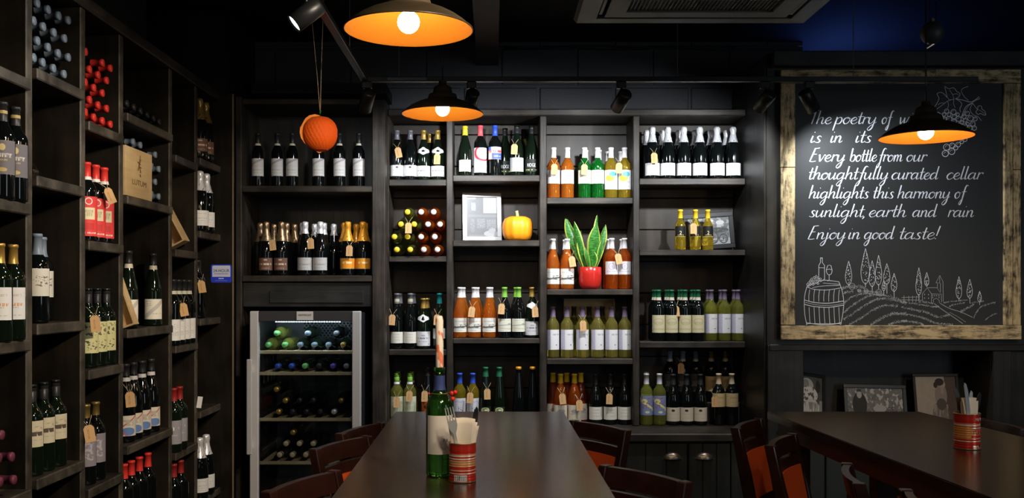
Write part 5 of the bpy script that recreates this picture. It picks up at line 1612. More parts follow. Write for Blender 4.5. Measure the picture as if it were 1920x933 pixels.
# ---------------------------------------------------------------- things on the tables
def tin(loc, sc, label, lettered):
    t = thing('food_tin', label, 'tin', loc, (0, 0, R(0)))
    t.scale = (sc, sc, sc)
    r, h = .0365, .105
    m = marks_mat('tin_print_%d' % lettered, (.62, .035, .02),
        [('rect', 0, .90, 1, 1, (.55, .03, .02)), ('rect', 0, .66, 1, .72, (.78, .60, .42)), ('rect', 0, .58, 1, .62, (.80, .62, .46)), ('rect', 0, .40, 1, .56, (.78, .36, .16)), ('rect', 0, .30, 1, .33, (.80, .60, .42)), ('rect', 0, .22, 1, .25, (.78, .55, .38))]
        + ([('rect', .40, .04, .56, .20, (.82, .80, .76)), ('text', .41, .06, .55, .18, (.06, .05, .05), (220, 1))] if not lettered else
           [('rect', .50, .0, 1, .12, (.80, .55, .42)), ('speck', .50, .0, 1, .18, (.62, .05, .03), (30, 7)), ('ell', .62, .10, .03, .05, (.30, .03, .02)), ('rect', 0, .30, .48, .64, (.80, .30, .08))]), .28, metal=.35)
    bm = new_bm()
    uvl = bm.loops.layers.uv.new('UVMap')
    seg = 40
    zz = [0.003]
    k = 0
    while zz[-1] < h - .004:
        zz.append(zz[-1] + .0016)
    rings = []
    for z_ in zz:
        v = z_ / h
        rr = r - (.0011 * (.5 + .5 * math.cos(v * 2 * PI * 16)) if .12 < v < .80 else 0)
        rings.append([bm.verts.new((rr * math.sin(2 * PI * (i / seg - .5)), -rr * math.cos(2 * PI * (i / seg - .5)), z_)) for i in range(seg)])
    for j in range(len(zz) - 1):
        for i in range(seg):
            i2 = (i + 1) % seg
            f = bm.faces.new((rings[j][i], rings[j][i2], rings[j + 1][i2], rings[j + 1][i]))
            f.smooth = True
            for l, (uu, vv) in zip(f.loops, ((i / seg, zz[j] / h), ((i + 1) / seg, zz[j] / h), ((i + 1) / seg, zz[j + 1] / h), (i / seg, zz[j + 1] / h))):
                l[uvl].uv = (uu, vv)
    obj('wall', mesh(bm, 'tin_wall'), m, t)
    bm = new_bm()
    add_lathe(bm, [(r - .002, h - .004), (r + .0008, h - .003), (r + .0010, h - .001), (r, h), (r - .0018, h - .001), (r - .0025, .004), (0, .004)], 40)
    add_lathe(bm, [(0, .0015), (r - .002, .001), (r, 0), (r + .0010, .0012), (r + .0008, .003)], 40)
    obj('rim', bm, mat('tin_gold_rim', (.70, .55, .32), .3, metal=.8), t)
    if lettered:
        pw = mat('tin_lettering', (.82, .70, .60), .5)
        obj('lettering', wrap(text_mesh('MUTTI', .02, .026, .008), r + .0006), pw, t, (0, 0, .088), (0, 0, R(30)))
        obj('lettering', wrap(text_mesh('POLPA', .02, .034, .018), r + .0006), mat('tin_lettering_red', (.60, .05, .03), .5), t, (0, 0, .052), (0, 0, R(30)))
    return t
def on_table(px, py):
    Y = F * .51 / (py - CY)
    return Vector((WX(px, Y), Y, TT + .0006))
T1 = on_table(867, 901)
tin(T1, 1.0, 'red and cream ribbed food tin with barcode holding cutlery, centre table', 0)
T2 = on_table(1813, 840)
tin(T2, 1.10, 'red food tin with MUTTI lettering holding cutlery, right hand table', 1)

def napkin(loc, label, rz, w_, h_, zlo, spread=.012):
    t = thing('napkin', label, 'napkin', loc, (R(4), R(0), rz), 'napkins in the tins')
    for k, (off, ang, hh) in enumerate(((0, -.12, h_), (.007, .05, h_ * .985), (.014, .16, h_ * .93))):
        bm = new_bm()
        nx, nz = 10, 10
        g = []
        for j in range(nz + 1):
            v = j / nz
            fan = .62 + .52 * v ** 1.5
            g.append([bm.verts.new(((i / nx - .5) * w_ * fan + ang * w_ * v * .5, off + .006 * math.sin(3.2 * (i / nx) + k) * v + .004 * math.sin(7 * v + k), zlo + (hh - zlo) * v + .006 * math.sin(2.6 * i / nx + k * 1.3) * v)) for i in range(nx + 1)])
        for A, B in zip(g, g[1:]):
            for i in range(nx):
                f = bm.faces.new((A[i], A[i + 1], B[i + 1], B[i]))
                f.smooth = True
        o = obj('fold', bm, mat('napkin_cream', (.86, .74, .58), .85), t)
        s_ = o.modifiers.new('thick', 'SOLIDIFY')
        s_.thickness = .0012
napkin(T1 + Vector((.002, -.006, 0)), 'folded cream paper napkin standing in the barcode tin', R(-4), .066, .165, .008)
napkin(T2 + Vector((.004, -.008, 0)), 'folded cream paper napkin standing in the MUTTI tin', R(10), .050, .160, .008)

def flat_bar(bm, outline, th):
    add_prism(bm, outline, -th / 2, th / 2)
def fork(loc, rot, label):
    t = thing('fork', label, 'fork', loc, rot)
    bm = new_bm()
    for i in range(4):
        x = -.0105 + .007 * i
        flat_bar(bm, [(x - .0017, .165), (x + .0017, .165), (x + .0012, .200), (x, .203), (x - .0012, .200)], .0018)
    obj('tines', bm, M_chrome, t)
    bm = new_bm()
    flat_bar(bm, [(-.0125, .1655), (-.0120, .150), (-.008, .138), (-.0035, .130), (.0035, .130), (.008, .138), (.0120, .150), (.0125, .1655)], .0020)
    obj('head', bm, M_chrome, t)
    bm = new_bm()
    flat_bar(bm, [(-.0034, .1295), (-.0030, .09), (-.0045, .05), (-.0075, .02), (-.006, .002), (.006, .002), (.0075, .02), (.0045, .05), (.0030, .09), (.0034, .1295)], .0028)
    obj('handle', bm, M_chrome, t)
def knife(loc, rot, label, m1=M_chrome, L_=.205):
    t = thing('table_knife', label, 'knife', loc, rot, 'table knives in the tins')
    bm = new_bm()
    flat_bar(bm, [(-.0035, .09), (.0065, .09), (.0105, .12), (.0105, L_ - .03), (.006, L_ - .006), (-.001, L_), (-.0045, L_ - .012)], .0018)
    obj('blade', bm, m1, t)
    bm = new_bm()
    add_box(bm, -.006, .006, -.0035, .0035, .002, .0895, .0018)
    obj('handle', bm, M_chrome, t)
M_dsteel = mat('dark_steel', (.10, .095, .09), .3, metal=.9)
fork(T1 + Vector((.008, -.012, .004)), (R(3), R(-13), R(8)), 'steel fork with four tines upright in the barcode tin')
knife(T1 + Vector((-.006, .008, .004)), (R(0), R(13), R(-8)), 'dark table knife leaning right in the barcode tin', M_dsteel, .20)
knife(T2 + Vector((.008, -.014, .004)), (R(2), R(-10), R(20)), 'bright table knife leaning left in the MUTTI tin', mat('bright_steel', (.85, .87, .92), .25, metal=.7), .215)
knife(T2 + Vector((.010, .006, .004)), (R(-2), R(-13), R(0)), 'dark table knife leaning left behind the bright one', M_dsteel, .20)
knife(T2 + Vector((-.010, .016, .004)), (R(-3), R(13), R(8)), 'dark knife leaning right in the MUTTI tin, upper one', M_dsteel, .185)
knife(T2 + Vector((-.012, -.004, .004)), (R(2), R(15), R(-4)), 'dark knife leaning right in the MUTTI tin, lower one', M_dsteel, .185)

# candle bottle
cb = on_table(824, 890)
t = thing('wine_bottle', 'green wine bottle used as candle holder on the centre table', 'bottle', cb, (0, 0, R(14)))
pr = PROF['bord'][:-4] + [(.0152, .2885), (.0154, .2975), (.0120, .2985), (.0108, .288), (0, .286)]
obj('glass_body', mesh(add_lathe(new_bm(), pr, 36), 'candle_bottle'), GL['candle'], t)
obj('capsule', mesh(add_lathe(new_bm(), [(rad('bord', z_) + .0012, z_) for z_ in (.236, .243, .250, .262, .276)], 28), 'sleeve'), mat('capsule_navy', (.035, .05, .16), .4), t)
l = obj('label', patch_mesh('bord', .062, .168, 140).copy(), labm('cream'), t)
l.data.materials.clear()
l.data.materials.append(marks_mat('label_candle_bottle', (.74, .66, .56), [T(.5, .12, .9, .2, (.5, .44, .36))], .6))
obj('lettering', wrap(text_mesh('PA', .02, .015, .009), .0384), mat('print_brown', (.18, .13, .10), .6), l, (0, 0, .100), (0, 0, R(16)))
m = marks_mat('candle_wax', (.84, .72, .58), [], .5)
nt = m.node_tree
b_ = nt.nodes['Principled BSDF']
tc = N(nt, 'ShaderNodeTexCoord')
mp = N(nt, 'ShaderNodeMapping')
mp.inputs['Scale'].default_value = (60, 60, 34)
mp.inputs['Rotation'].default_value = (R(30), R(20), 0)
nt.links.new(tc.outputs['Object'], mp.inputs[0])
nz = N(nt, 'ShaderNodeTexNoise')
nz.inputs['Scale'].default_value = 1
nz.inputs['Detail'].default_value = 1
nt.links.new(mp.outputs[0], nz.inputs['Vector'])
rr_ = N(nt, 'ShaderNodeMapRange')
rr_.inputs[1].default_value, rr_.inputs[2].default_value = .54, .62
nt.links.new(nz.outputs[0], rr_.inputs[0])
nt.links.new(mixcol(nt, rr_.outputs[0], (.84, .72, .58), (.80, .22, .10)), b_.inputs['Base Color'])
cd = thing('candle', 'white candle with red flecks standing in the green bottle', 'candle', cb + Vector((0, 0, .2890)))
obj('wax', add_lathe(new_bm(), [(0, 0), (.0100, 0), (.0102, .010), (.0112, .014), (.0110, .08), (.0108, .140), (.009, .150), (.004, .152), (0, .150)], 20, wob=lambda a, z_: 1 + .03 * math.sin(3 * a + z_ * 70)), m, cd)
obj('wick', add_tube(new_bm(), [(0, 0, .149), (.001, 0, .158), (.003, 0, .163)], .0009, 5), mat('wick', (.03, .025, .02), .9), cd)
# berries
bs = thing('berry_sprig', 'sprig of red berries tucked behind the candle bottle neck', 'berries', cb + Vector((0, .018, .222)))
stm = new_bm()
M_berry = mat('berry_red', (.72, .03, .015), .3)
loop = [(.0215 * math.cos(R(a)), -.018 + .0215 * math.sin(R(a)), .004) for a in range(-90, 271, 30)]
add_tube(stm, loop, .0010, 5)
for (x, y, z_) in ((.043, .008, .004), (.033, .008, .001), (.036, .004, -.014), (-.029, -.026, .004)):
    add_tube(stm, [(.016 if x > 0 else -.018, 0 if x > 0 else -.022, .004), (x * .8, y, z_ * .6 + .001), (x, y, z_)], .0008, 5)
    rr = .0065 if x > 0 else .003
    obj('berry', add_ball(new_bm(), (x, y, z_), rr, 14), M_berry, bs)
obj('stem', stm, mat('sprig_stem', (.12, .08, .03), .7), bs)
# ================================================================ CHALKBOARD
YBd = YC - .030
cbd = thing('chalkboard', 'large chalkboard with white script verse in a scorched pine plank frame', 'chalkboard')
bx0, bx1, bz1, bz0 = WX(1463, YBd), WX(1911, YBd), WZ(133, YBd), WZ(635, YBd)
obj('board', add_box(new_bm(), bx0 + .02, bx1 - .02, YBd, YBd + .012, bz0 + .02, bz1 - .02), mat('slate_black', (.030, .032, .033), .55, spec=.4), cbd)
def scorch(name, vert):
    m = mat(name, (.5, .36, .18), .6)
    nt = m.node_tree
    b = nt.nodes['Principled BSDF']
    tc = N(nt, 'ShaderNodeTexCoord')
    def nz(scale, rot, det=6):
        mp = N(nt, 'ShaderNodeMapping')
        mp.inputs['Scale'].default_value = scale
        mp.inputs['Rotation'].default_value = rot
        nt.links.new(tc.outputs['Object'], mp.inputs[0])
        n = N(nt, 'ShaderNodeTexNoise')
        n.inputs['Scale'].default_value = 1
        n.inputs['Detail'].default_value = det
        n.inputs['Roughness'].default_value = .7
        nt.links.new(mp.outputs[0], n.inputs['Vector'])
        return n.outputs[0]
    a = nz((9, 9, 9), (0, 0, 0))
    c = nz((9, 9, 62) if vert != 1 else (70, 10, 9), (0, R(38), 0))
    s = math_n(nt, 'ADD', math_n(nt, 'MULTIPLY', a, .9), math_n(nt, 'MULTIPLY', c, .9))
    r = N(nt, 'ShaderNodeMapRange')
    r.inputs[1].default_value, r.inputs[2].default_value = .74, .98
    nt.links.new(s, r.inputs[0])
    nt.links.new(mixcol(nt, r.outputs[0], (.040, .028, .016), (.66, .50, .27)), b.inputs['Base Color'])
    return m
M_sv, M_sh = scorch('scorched_pine_upright', 1), scorch('scorched_pine_across', 0)
fy0, fy1 = YBd - .020, YBd - .0004
def plank(x0, x1, y0, y1, m):
    obj('frame_plank', add_box(new_bm(), WX(x0, YBd), WX(x1, YBd), fy0 + random.uniform(0, .003), fy1, WZ(y1, YBd), WZ(y0, YBd), .002), m, cbd)
plank(1463, 1751, 132, 157.5, M_sh)
plank(1751.5, 1911, 131.5, 157, M_sh)
plank(1463, 1489, 158, 314, M_sv)
plank(1463, 1489, 315, 608.5, M_sv)
plank(1880, 1895.5, 158, 609, M_sv)
plank(1896, 1911, 158, 318, M_sv)
plank(1896, 1911, 319, 609, M_sv)
plank(1463, 1582, 610, 636, M_sh)
plank(1582.5, 1912, 609.5, 635.5, M_sh)

M_chalk = mat('chalk_white', (.80, .82, .90), .8, spec=.1)
M_chalk2 = mat('chalk_soft', (.42, .44, .46), .85, spec=.1)
def spline(pts, n=7):
    if len(pts) < 3:
        a, b = pts[0], pts[-1]
        return [(a[0] + (b[0] - a[0]) * i / 6, a[1] + (b[1] - a[1]) * i / 6) for i in range(7)]
    q = [pts[0]] + list(pts) + [pts[-1]]
    out_ = []
    for k in range(1, len(q) - 2):
        p0, p1, p2, p3 = q[k - 1], q[k], q[k + 1], q[k + 2]
        for i in range(n):
            t = i / n
            out_.append(tuple(.5 * (2 * p1[d] + (p2[d] - p0[d]) * t + (2 * p0[d] - 5 * p1[d] + 4 * p2[d] - p3[d]) * t * t + (3 * p1[d] - p0[d] - 3 * p2[d] + p3[d]) * t ** 3) for d in (0, 1)))
    out_.append(tuple(pts[-1]))
    return out_
LAYER = [0]
def ribbon(bm, pts, wfun):
    """flat chalk stroke; pts in photo pixels on the board plane"""
    LAYER[0] += 1
    y = YBd - .0006 - (LAYER[0] % 37) * .00002
    n = len(pts)
    L_, R_ = [], []
    for i in range(n):
        a, b = pts[max(0, i - 1)], pts[min(n - 1, i + 1)]
        dx, dy = b[0] - a[0], b[1] - a[1]
        m_ = math.hypot(dx, dy) or 1
        w_ = wfun(dx / m_, dy / m_, i / max(1, n - 1)) / 2
        nx, ny = -dy / m_ * w_, dx / m_ * w_
        for lst, s in ((L_, 1), (R_, -1)):
            px, py = pts[i][0] + s * nx, pts[i][1] + s * ny
            lst.append(bm.verts.new((WX(px, YBd), y, WZ(py, YBd))))
    for i in range(n - 1):
        bm.faces.new((L_[i], L_[i + 1], R_[i + 1], R_[i]))
GLY = {
 'a': ([[(.75, .85), (.5, 1), (.18, .75), (.10, .3), (.3, .02), (.6, .25), (.8, .7)], [(.82, 1), (.77, .4), (.82, .06), (1.0, .08), (1.12, .25)]], 1.05),
 'b': ([[(.20, 2), (.18, 1), (.17, .1)], [(.17, .4), (.4, .92), (.68, .95), (.84, .55), (.7, .1), (.42, 0), (.17, .15)]], .92),
 'c': ([[(.75, .8), (.52, 1), (.18, .72), (.12, .3), (.35, 0), (.65, .08), (.85, .3)]], .8),
 'd': ([[(.75, .85), (.5, 1), (.18, .75), (.10, .3), (.3, .02), (.6, .25), (.8, .7)], [(.84, 2), (.79, .5), (.83, .06), (1.0, .08), (1.12, .25)]], 1.05),
 'e': ([[(.10, .38), (.45, .5), (.70, .75), (.5, 1), (.2, .75), (.12, .35), (.35, 0), (.65, .06), (.85, .3)]], .8),
 'f': ([[(.95, 1.85), (.75, 2), (.56, 1.7), (.46, .8), (.38, -.4), (.22, -.95), (.02, -.8), (.2, -.35), (.48, .05)], [(.15, .95), (.85, 1.02)]], .72),
 'g': ([[(.75, .85), (.5, 1), (.18, .75), (.10, .3), (.3, .02), (.6, .25), (.8, .7)], [(.82, 1), (.78, .2), (.72, -.6), (.48, -1), (.26, -.8), (.42, -.4), (.8, 0), (1.08, .25)]], 1.02),
 'h': ([[(.20, 2), (.18, 1), (.15, 0)], [(.16, .38), (.4, .88), (.62, 1), (.74, .75), (.70, .25), (.78, .02), (.95, .08), (1.05, .25)]], .98),
 'i': ([[(.20, 1), (.16, .3), (.24, .02), (.40, .1), (.5, .25)], [(.27, 1.5), (.29, 1.62)]], .48),
 'j': ([[(.25, 1), (.24, 0), (.16, -.7), (-.06, -1), (-.25, -.8), (-.05, -.4), (.3, 0), (.5, .25)], [(.30, 1.5), (.32, 1.62)]], .48),
 'l': ([[(.22, 2), (.18, .5), (.23, .05), (.40, .08), (.5, .25)]], .47),
 'm': ([[(.15, 1), (.14, 0)], [(.15, .45), (.35, .92), (.5, 1), (.6, .7), (.57, 0)], [(.58, .45), (.8, .92), (.96, 1), (1.05, .7), (1.02, .2), (1.1, .02), (1.25, .1), (1.35, .25)]], 1.3),
 'n': ([[(.15, 1), (.14, 0)], [(.15, .45), (.35, .9), (.57, 1), (.69, .75), (.66, .2), (.74, .02), (.9, .1), (1.0, .25)]], .94),
 'o': ([[(.52, 1), (.2, .8), (.10, .4), (.3, .02), (.6, .1), (.78, .5), (.66, .9), (.45, 1.0), (.5, .85), (.9, .82)]], .86),
 'p': ([[(.22, 1.05), (.18, 0), (.13, -1)], [(.18, .4), (.4, .92), (.68, .95), (.84, .55), (.7, .1), (.42, 0), (.18, .15)]], .95),
 'r': ([[(.12, .9), (.18, 1.02), (.15, 0)], [(.16, .5), (.35, .92), (.62, 1.0), (.64, .8)]], .66),
 's': ([[(.62, .82), (.45, 1), (.25, .8), (.40, .5), (.58, .28), (.48, .03), (.2, .03), (.04, .16)]], .68),
 't': ([[(.30, 1.75), (.25, .4), (.33, .03), (.52, .08), (.62, .25)], [(.0, 1.05), (.62, 1.12)]], .57),
 'u': ([[(.15, 1), (.12, .35), (.25, .02), (.5, .15), (.72, .7)], [(.76, 1), (.72, .25), (.80, .02), (.95, .1), (1.03, .25)]], 1.0),
 'v': ([[(.05, .9), (.15, 1), (.25, .5), (.36, 0), (.6, .55), (.72, 1), (.88, .92)]], .8),
 'w': ([[(.08, 1), (.18, .3), (.28, 0), (.48, .5), (.58, .95)], [(.58, .95), (.62, .3), (.74, 0), (.95, .55), (1.02, 1), (1.15, .92)]], 1.1),
 'y': ([[(.15, 1), (.12, .4), (.25, .05), (.5, .15), (.74, .7)], [(.80, 1), (.74, 0), (.66, -.65), (.40, -1), (.2, -.8), (.4, -.35), (.8, .05), (1.0, .3)]], .96),
 'T': ([[(.30, 1.95), (.26, .9), (.18, .0)], [(.12, 1.55), (.30, 1.95), (.62, 2.05)]], .62),
 'E': ([[(.34, 2), (.22, 1), (.08, 0)], [(.33, 1.97), (.85, 2.05)], [(.24, 1.08), (.68, 1.12)], [(.08, .0), (.45, -.02), (.78, .06)]], .92),
 ',': ([[(.15, .08), (.13, -.1), (.03, -.3)]], .35),
 '!': ([[(.25, 2), (.18, .5)], [(.16, .12), (.165, .02)]], .4),
}
SLANT = .22
LINES = [(232, [('The', 1521.6, 1559), ('poetry', 1565, 1643), ('of', 1654, 1677), ('wine', 1688, 1739)]),
         (267, [('is', 1520.6, 1540), ('in', 1558, 1579), ('its', 1605, 1634)]),
         (302.5, [('Every', 1518, 1584), ('bottle', 1594, 1644), ('from', 1647, 1692), ('our', 1700.6, 1738)]),
         (336, [('thoughtfully', 1517, 1665), ('curated', 1672.5, 1760.6), ('cellar', 1775.6, 1843)]),
         (371.6, [('highlights', 1517, 1629), ('this', 1638, 1676), ('harmony', 1683, 1781), ('of', 1790.6, 1816)]),
         (406.5, [('sunlight,', 1517, 1622), ('earth', 1630, 1699), ('and', 1711.5, 1757), ('rain', 1777.5, 1826)]),
         (448, [('Enjoy', 1515, 1585), ('in', 1591.5, 1612.5), ('good', 1621, 1677), ('taste!', 1687.5, 1763)])]
bm = new_bm()
XH = 12.3
for base, words in LINES:
    for word, x0, x1 in words:
        strokes = []
        pen = 0.0
        for ch in word:
            st, adv = GLY[ch]
            for s in st:
                strokes.append([(pen + x + SLANT * y, y) for x, y in spline(s)])
            pen += adv
        xs_ = [p[0] for s in strokes for p in s if p[1] > -.3]
        lo, hi = min(xs_), max(xs_)
        kx = (x1 - x0) / (hi - lo)
        for s in strokes:
            pts = [(x0 + (x - lo) * kx, base - y * XH) for x, y in s]
            ribbon(bm, pts, lambda dx, dy, t: (1.0 + 1.55 * max(0, dy)) * (.75 + .25 * math.sin(PI * min(1, .15 + t))))
obj('chalk_lettering', bm, M_chalk, cbd)

# --- the drawn scene
rnd = random.Random(5)
CONST = lambda w_: (lambda dx, dy, t: w_)
def px4(p):    # zoom of (1490,450)-(1700,620)
    return (1490 + p[0] / 5.49, 450 + p[1] / 5.49)
def px5(p):
    return (1690 + p[0] / 6.22, 470 + p[1] / 6.22)
def px6(p):
    return (1720 + p[0] / 5.83, 150 + p[1] / 5.83)
def draw(bm, pts, cv=px4, w_=.9, closed=False, smooth=True):
    q = [cv(p) for p in pts]
    if closed:
        q = q + [q[0]]
    ribbon(bm, spline(q, 5) if smooth and len(q) > 2 else q, CONST(w_))
def circ(bm, c, r, cv, w_=.9):
    n = 14
    pts = [cv((c[0] + r * math.cos(2 * PI * k / n), c[1] + r * math.sin(2 * PI * k / n))) for k in range(n + 1)]
    ribbon(bm, pts, CONST(w_))
def scatter(bm, pts, cv, half, n, ln=1.6, w_=.55):
    """short chalk flecks along a curve"""
    s = spline([cv(p) for p in pts], 12)
    for _ in range(n):
        k = rnd.uniform(0, len(s) - 1.001)
        i = int(k)
        x = s[i][0] + (s[i + 1][0] - s[i][0]) * (k - i)
        y = s[i][1] + (s[i + 1][1] - s[i][1]) * (k - i)
        y += rnd.gauss(0, half * .5)
        a = rnd.uniform(-1.2, 1.2)
        l_ = ln * rnd.uniform(.4, 1.1)
        ribbon(bm, [(x - l_ * math.cos(a) / 2, y - l_ * math.sin(a) / 2), (x + l_ * math.cos(a) / 2, y + l_ * math.sin(a) / 2)], CONST(w_ * rnd.uniform(.6, 1.3)))
bm = new_bm()
# barrel
draw(bm, [(125, 480), (105, 560), (98, 660), (105, 770), (125, 870)], w_=1.0)
draw(bm, [(455, 430), (485, 510), (503, 610), (500, 720), (475, 868)], w_=1.0)
draw(bm, [(125, 480), (200, 505), (330, 512), (480, 490)])
draw(bm, [(180, 488), (300, 470), (460, 465)], w_=.7)
draw(bm, [(240, 425), (320, 412), (455, 428)])
draw(bm, [(290, 440), (380, 447), (465, 455)], w_=.7)
draw(bm, [(125, 480), (170, 455), (240, 440)], w_=.7)
draw(bm, [(103, 615), (200, 640), (350, 648), (503, 625)], w_=1.2)
draw(bm, [(103, 660), (200, 682), (350, 690), (503, 668)], w_=1.2)
draw(bm, [(110, 640), (250, 668), (400, 668), (498, 650)], w_=.6)
draw(bm, [(120, 850), (250, 866), (380, 866), (478, 848)], w_=1.2)
for k in range(7):
    x = 150 + k * 51
    draw(bm, [(x + 4, 508), (x - 4, 570), (x - 4, 632)], w_=.8)
    draw(bm, [(x - 2, 690), (x + 2, 780), (x + 8, 858)], w_=.8)
draw(bm, [(118, 870), (135, 858), (460, 858), (470, 868)], w_=.7, smooth=False)
# bottle and glass on it
draw(bm, [(265, 183), (265, 230), (248, 258), (247, 400)], smooth=False, w_=.9)
draw(bm, [(284, 183), (284, 230), (306, 258), (307, 415)], smooth=False, w_=.9)
draw(bm, [(263, 183), (287, 183)], w_=1.2)
draw(bm, [(250, 283), (305, 285)], w_=.7)
draw(bm, [(340, 260), (325, 310), (335, 345), (354, 356), (376, 345), (384, 310), (372, 260)], w_=.9)
draw(bm, [(340, 260), (356, 256), (372, 260)], w_=.6)
draw(bm, [(327, 305), (355, 298), (383, 306)], w_=.8)
draw(bm, [(354, 356), (354, 415)], w_=.9)
draw(bm, [(336, 420), (356, 414), (374, 420)], w_=.8)
for k in range(26):
    circ(bm, (130 + rnd.uniform(0, 140), 380 + rnd.uniform(-10, 90) * (1 if k % 2 else .6)), 10, px4, .7) if False else None
for (x, y) in [(220, 372), (200, 385), (240, 388), (175, 400), (215, 405), (250, 408), (160, 420), (190, 420), (230, 425), (265, 400), (145, 440), (175, 440), (205, 440), (240, 445), (132, 455), (160, 458), (190, 455), (138, 475)]:
    circ(bm, (x, y), 10, px4, .7)
draw(bm, [(265, 430), (290, 410), (303, 400)], w_=.7)
obj('barrel_drawing', bm, M_chalk, cbd)
# cypresses
def cypress(cv, x, y0, y1, wd, trunk, bm):
    h_ = y1 - y0
    L1 = [(x, y0), (x - wd * .55, y0 + h_ * .3), (x - wd, y0 + h_ * .62), (x - wd * .75, y0 + h_ * .88), (x, y1)]
    L2 = [(x, y0), (x + wd * .55, y0 + h_ * .28), (x + wd * .95, y0 + h_ * .6), (x + wd * .7, y0 + h_ * .88), (x, y1)]
    draw(bm, L1, cv, .7)
    draw(bm, L2, cv, .7)
    draw(bm, [(x, y1 - h_ * .05), (x + 1, y1 + trunk)], cv, .8)
    n = int(10 + h_ / 12)
    for k in range(n):
        v = rnd.uniform(.15, .92)
        hw_ = wd * (math.sin(PI * min(1, v * .95)) ** .8) * .8
        c = cv((x + rnd.uniform(-hw_, hw_), y0 + h_ * v))
        a = rnd.choice((-.6, .6)) + rnd.uniform(-.3, .3)
        l_ = rnd.uniform(.8, 2.0)
        ribbon(bm, [(c[0] - l_ * math.cos(a) / 2, c[1] - l_ * math.sin(a) / 2), (c[0] + l_ * math.cos(a) / 2, c[1] + l_ * math.sin(a) / 2)], CONST(rnd.uniform(.6, 1.1)))
def trees(cv, lst):
    for a in lst:
        b2 = new_bm()
        cypress(cv, *a, b2)
        obj('cypress_drawing', b2, M_chalk, cbd)
trees(px4, [(555, 215, 460, 34, 10), (728, 85, 455, 46, 30), (797, 210, 480, 34, 60), (863, 155, 465, 34, 40), (948, 240, 455, 34, 95), (916, 415, 520, 18, 45), (1022, 340, 530, 30, 65)])
trees(px5, [(203, 195, 520, 34, 55), (295, 250, 410, 26, 10), (671, 298, 560, 34, 25), (797, 330, 555, 32, 50), (912, 468, 600, 22, 30)])
# farmhouse, fence, road
bm = new_bm()
for pl_ in [[(243, 500), (300, 430), (350, 500), (350, 605)], [(243, 500), (246, 580)], [(300, 430), (415, 430), (465, 505), (350, 502)], [(465, 505), (468, 600)], [(375, 600), (372, 570), (405, 550), (440, 575), (442, 605)],
            [(402, 372), (448, 285), (485, 360)], [(402, 372), (445, 375), (448, 290)], [(420, 380), (420, 430)], [(455, 375), (455, 480)], [(485, 360), (488, 590)], [(0, 545), (220, 535)], [(0, 570), (240, 575)],
            [(30, 520), (30, 595)], [(85, 525), (88, 598)], [(130, 522), (132, 600)], [(178, 525), (168, 603)]]:
    draw(bm, pl_, px5, .8, smooth=False)
for (x, y) in [(270, 508), (316, 510), (270, 550), (316, 552), (365, 522), (388, 522), (412, 522), (438, 522), (366, 545), (438, 545)]:
    draw(bm, [(x, y - 7), (x, y + 7)], px5, 1.4)
draw(bm, [(380, 612), (470, 680), (590, 760), (715, 848)], px5, 1.0)
draw(bm, [(450, 610), (560, 670), (700, 715), (830, 775)], px5, 1.0)
draw(bm, [(560, 715), (660, 770), (750, 830)], px5, .6)
obj('farmhouse_drawing', bm, M_chalk2, cbd)
# vineyard rows
bm = new_bm()
for pts, hf, n in [
    ([(500, 660), (560, 600), (650, 560), (760, 545), (900, 575)], 2.4, 170), ([(500, 750), (600, 665), (720, 590), (840, 560), (960, 575), (1150, 640)], 2.6, 280),
    ([(500, 815), (620, 740), (740, 660), (860, 605), (1000, 610), (1150, 650)], 2.8, 300), ([(560, 870), (700, 790), (820, 710), (940, 670), (1060, 680)], 2.6, 230), ([(780, 870), (900, 800), (1020, 755), (1150, 760)], 2.8, 230),
    ([(960, 872), (1060, 840), (1150, 825)], 2.6, 120), ([(490, 560), (540, 530), (600, 530)], 2.6, 60), ([(490, 500), (540, 480), (600, 490), (660, 470), (720, 500)], 3.0, 110), ([(640, 520), (720, 520), (780, 530), (860, 540)], 2.4, 80)]:
    scatter(bm, pts, px4, hf, int(n * 1.3))
for pts, hf, n in [
    ([(0, 600), (120, 610), (250, 630), (380, 650), (440, 650)], 1.8, 150), ([(0, 655), (150, 685), (300, 720), (430, 770), (560, 745)], 2.2, 230), ([(0, 730), (150, 755), (280, 790), (400, 840), (600, 860)], 2.2, 220), ([(0, 820), (130, 825), (260, 860)], 2.2, 120),
    ([(200, 590), (290, 600), (370, 610)], 1.8, 60), ([(490, 605), (580, 590), (680, 580), (770, 570)], 1.3, 70), ([(560, 645), (640, 620), (740, 605)], 1.5, 60), ([(690, 710), (760, 670), (850, 620)], 2.4, 90), ([(845, 775), (880, 710), (930, 650), (1000, 625), (1095, 600)], 1.7, 100),
    ([(975, 805), (1040, 760), (1130, 718)], 1.4, 40), ([(800, 610), (900, 595), (960, 585)], 1.2, 40)]:
    scatter(bm, pts, px5, hf, int(n * 1.3))
for (x, y, r) in [(590, 475, 32), (865, 535, 30), (735, 520, 22), (665, 520, 18)]:
    circ(bm, (x, y), r, px4, .7)
    for k in range(6):
        draw(bm, [(x - r * .8 + k * r * .3, y - r * .5), (x - r * .7 + k * r * .3, y + r * .6)], px4, .5)
obj('vineyard_drawing', bm, M_chalk2, cbd)
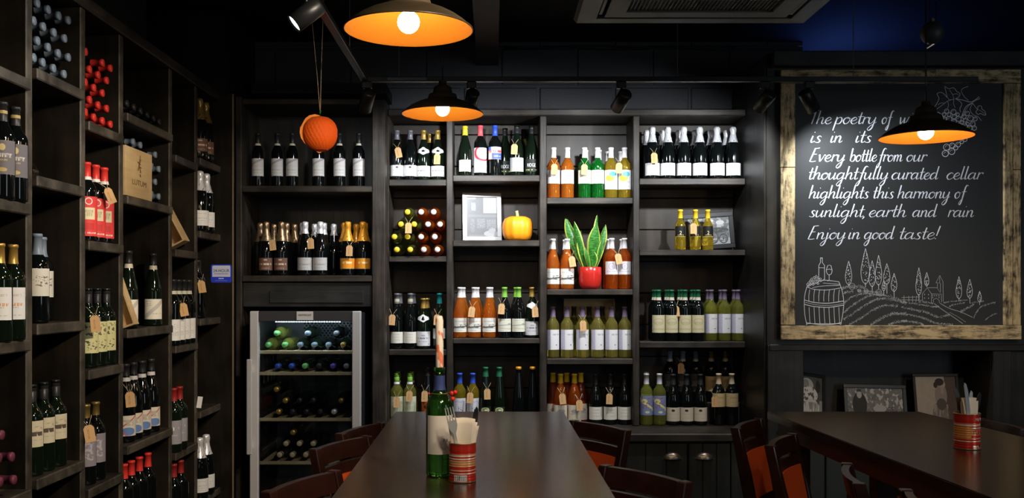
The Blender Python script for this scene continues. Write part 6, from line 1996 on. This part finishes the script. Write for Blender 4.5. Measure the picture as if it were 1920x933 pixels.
# grapes and leaf
bm = new_bm()
GR_ = [(320, 340, 24), (395, 348, 28), (290, 375, 20), (345, 375, 22), (265, 412, 20), (300, 425, 22), (345, 430, 32), (400, 400, 24), (440, 375, 18), (400, 455, 26), (450, 425, 28), (510, 400, 22), (545, 365, 24), (580, 418, 30), (632, 425, 22), (522, 438, 22), (485, 460, 18),
       (605, 478, 26), (548, 478, 18), (460, 490, 24), (517, 508, 30), (572, 525, 26), (622, 525, 24), (535, 560, 26), (560, 605, 24), (520, 650, 22), (485, 675, 20), (445, 705, 26), (318, 733, 34), (380, 715, 28), (418, 740, 24), (305, 803, 34), (375, 780, 34), (430, 610, 26), (470, 590, 26), (400, 560, 26), (350, 520, 26), (430, 530, 24), (500, 580, 20), (390, 640, 26), (340, 600, 24)]
for (x, y, r) in GR_:
    circ(bm, (x, y), r, px6, 1.15)
    draw(bm, [(x - r * .45, y + r * .1), (x - r * .2, y - r * .4), (x + r * .25, y - r * .45)], px6, .6)
obj('grape_drawing', bm, M_chalk, cbd)
bm = new_bm()
draw(bm, [(165, 325), (210, 260), (235, 200), (215, 150), (260, 135), (300, 160), (325, 190), (310, 120), (300, 70), (340, 95), (395, 85), (430, 125), (465, 150), (450, 185), (415, 205)], px6, 1.0)
draw(bm, [(165, 325), (180, 348), (235, 355), (260, 380)], px6, 1.0)
draw(bm, [(415, 205), (460, 230), (485, 265), (465, 310), (470, 350)], px6, 1.0)
for p_ in [[(400, 210), (385, 160), (350, 110)], [(400, 210), (330, 230), (250, 290), (180, 335)], [(400, 210), (395, 250), (410, 300)], [(330, 232), (340, 270), (330, 310)], [(300, 255), (260, 250), (225, 270)], [(385, 160), (420, 150), (450, 160)], [(330, 190), (350, 215), (395, 210)]]:
    draw(bm, p_, px6, .8)
draw(bm, [(415, 203), (500, 220), (570, 240), (620, 225), (670, 185)], px6, 1.3)
draw(bm, [(600, 245), (640, 220), (682, 205)], px6, 1.0)
draw(bm, [(670, 185), (665, 178), (682, 205)], px6, .8)
draw(bm, [(560, 225), (510, 180), (480, 120), (500, 90), (555, 70)], px6, .9)
draw(bm, [(600, 250), (530, 290), (490, 380), (475, 420)], px6, 1.1)
draw(bm, [(605, 250), (560, 280), (520, 340), (500, 390)], px6, .8)
draw(bm, [(605, 250), (575, 320), (610, 380), (660, 400), (700, 445)], px6, .8)
draw(bm, [(605, 255), (640, 300), (660, 325)], px6, .8)
draw(bm, [(660, 320), (640, 350), (665, 375), (690, 365), (720, 380), (748, 380), (735, 340), (705, 315), (700, 285), (665, 285), (660, 320)], px6, .9)
draw(bm, [(665, 325), (700, 340), (740, 375)], px6, .6)
obj('leaf_drawing', bm, M_chalk, cbd)
# soft rubbed chalk inside the leaf
bm = new_bm()
for _ in range(130):
    x, y = rnd.uniform(215, 460), rnd.uniform(95, 330)
    if (x - 360) ** 2 / 110 ** 2 + (y - 190) ** 2 / 120 ** 2 < 1:
        draw(bm, [(x, y), (x + rnd.uniform(4, 14), y + rnd.uniform(-16, 16))], px6, .5)
obj('leaf_shading', bm, mat('chalk_faint', (.13, .135, .15), .9, spec=.1), cbd)
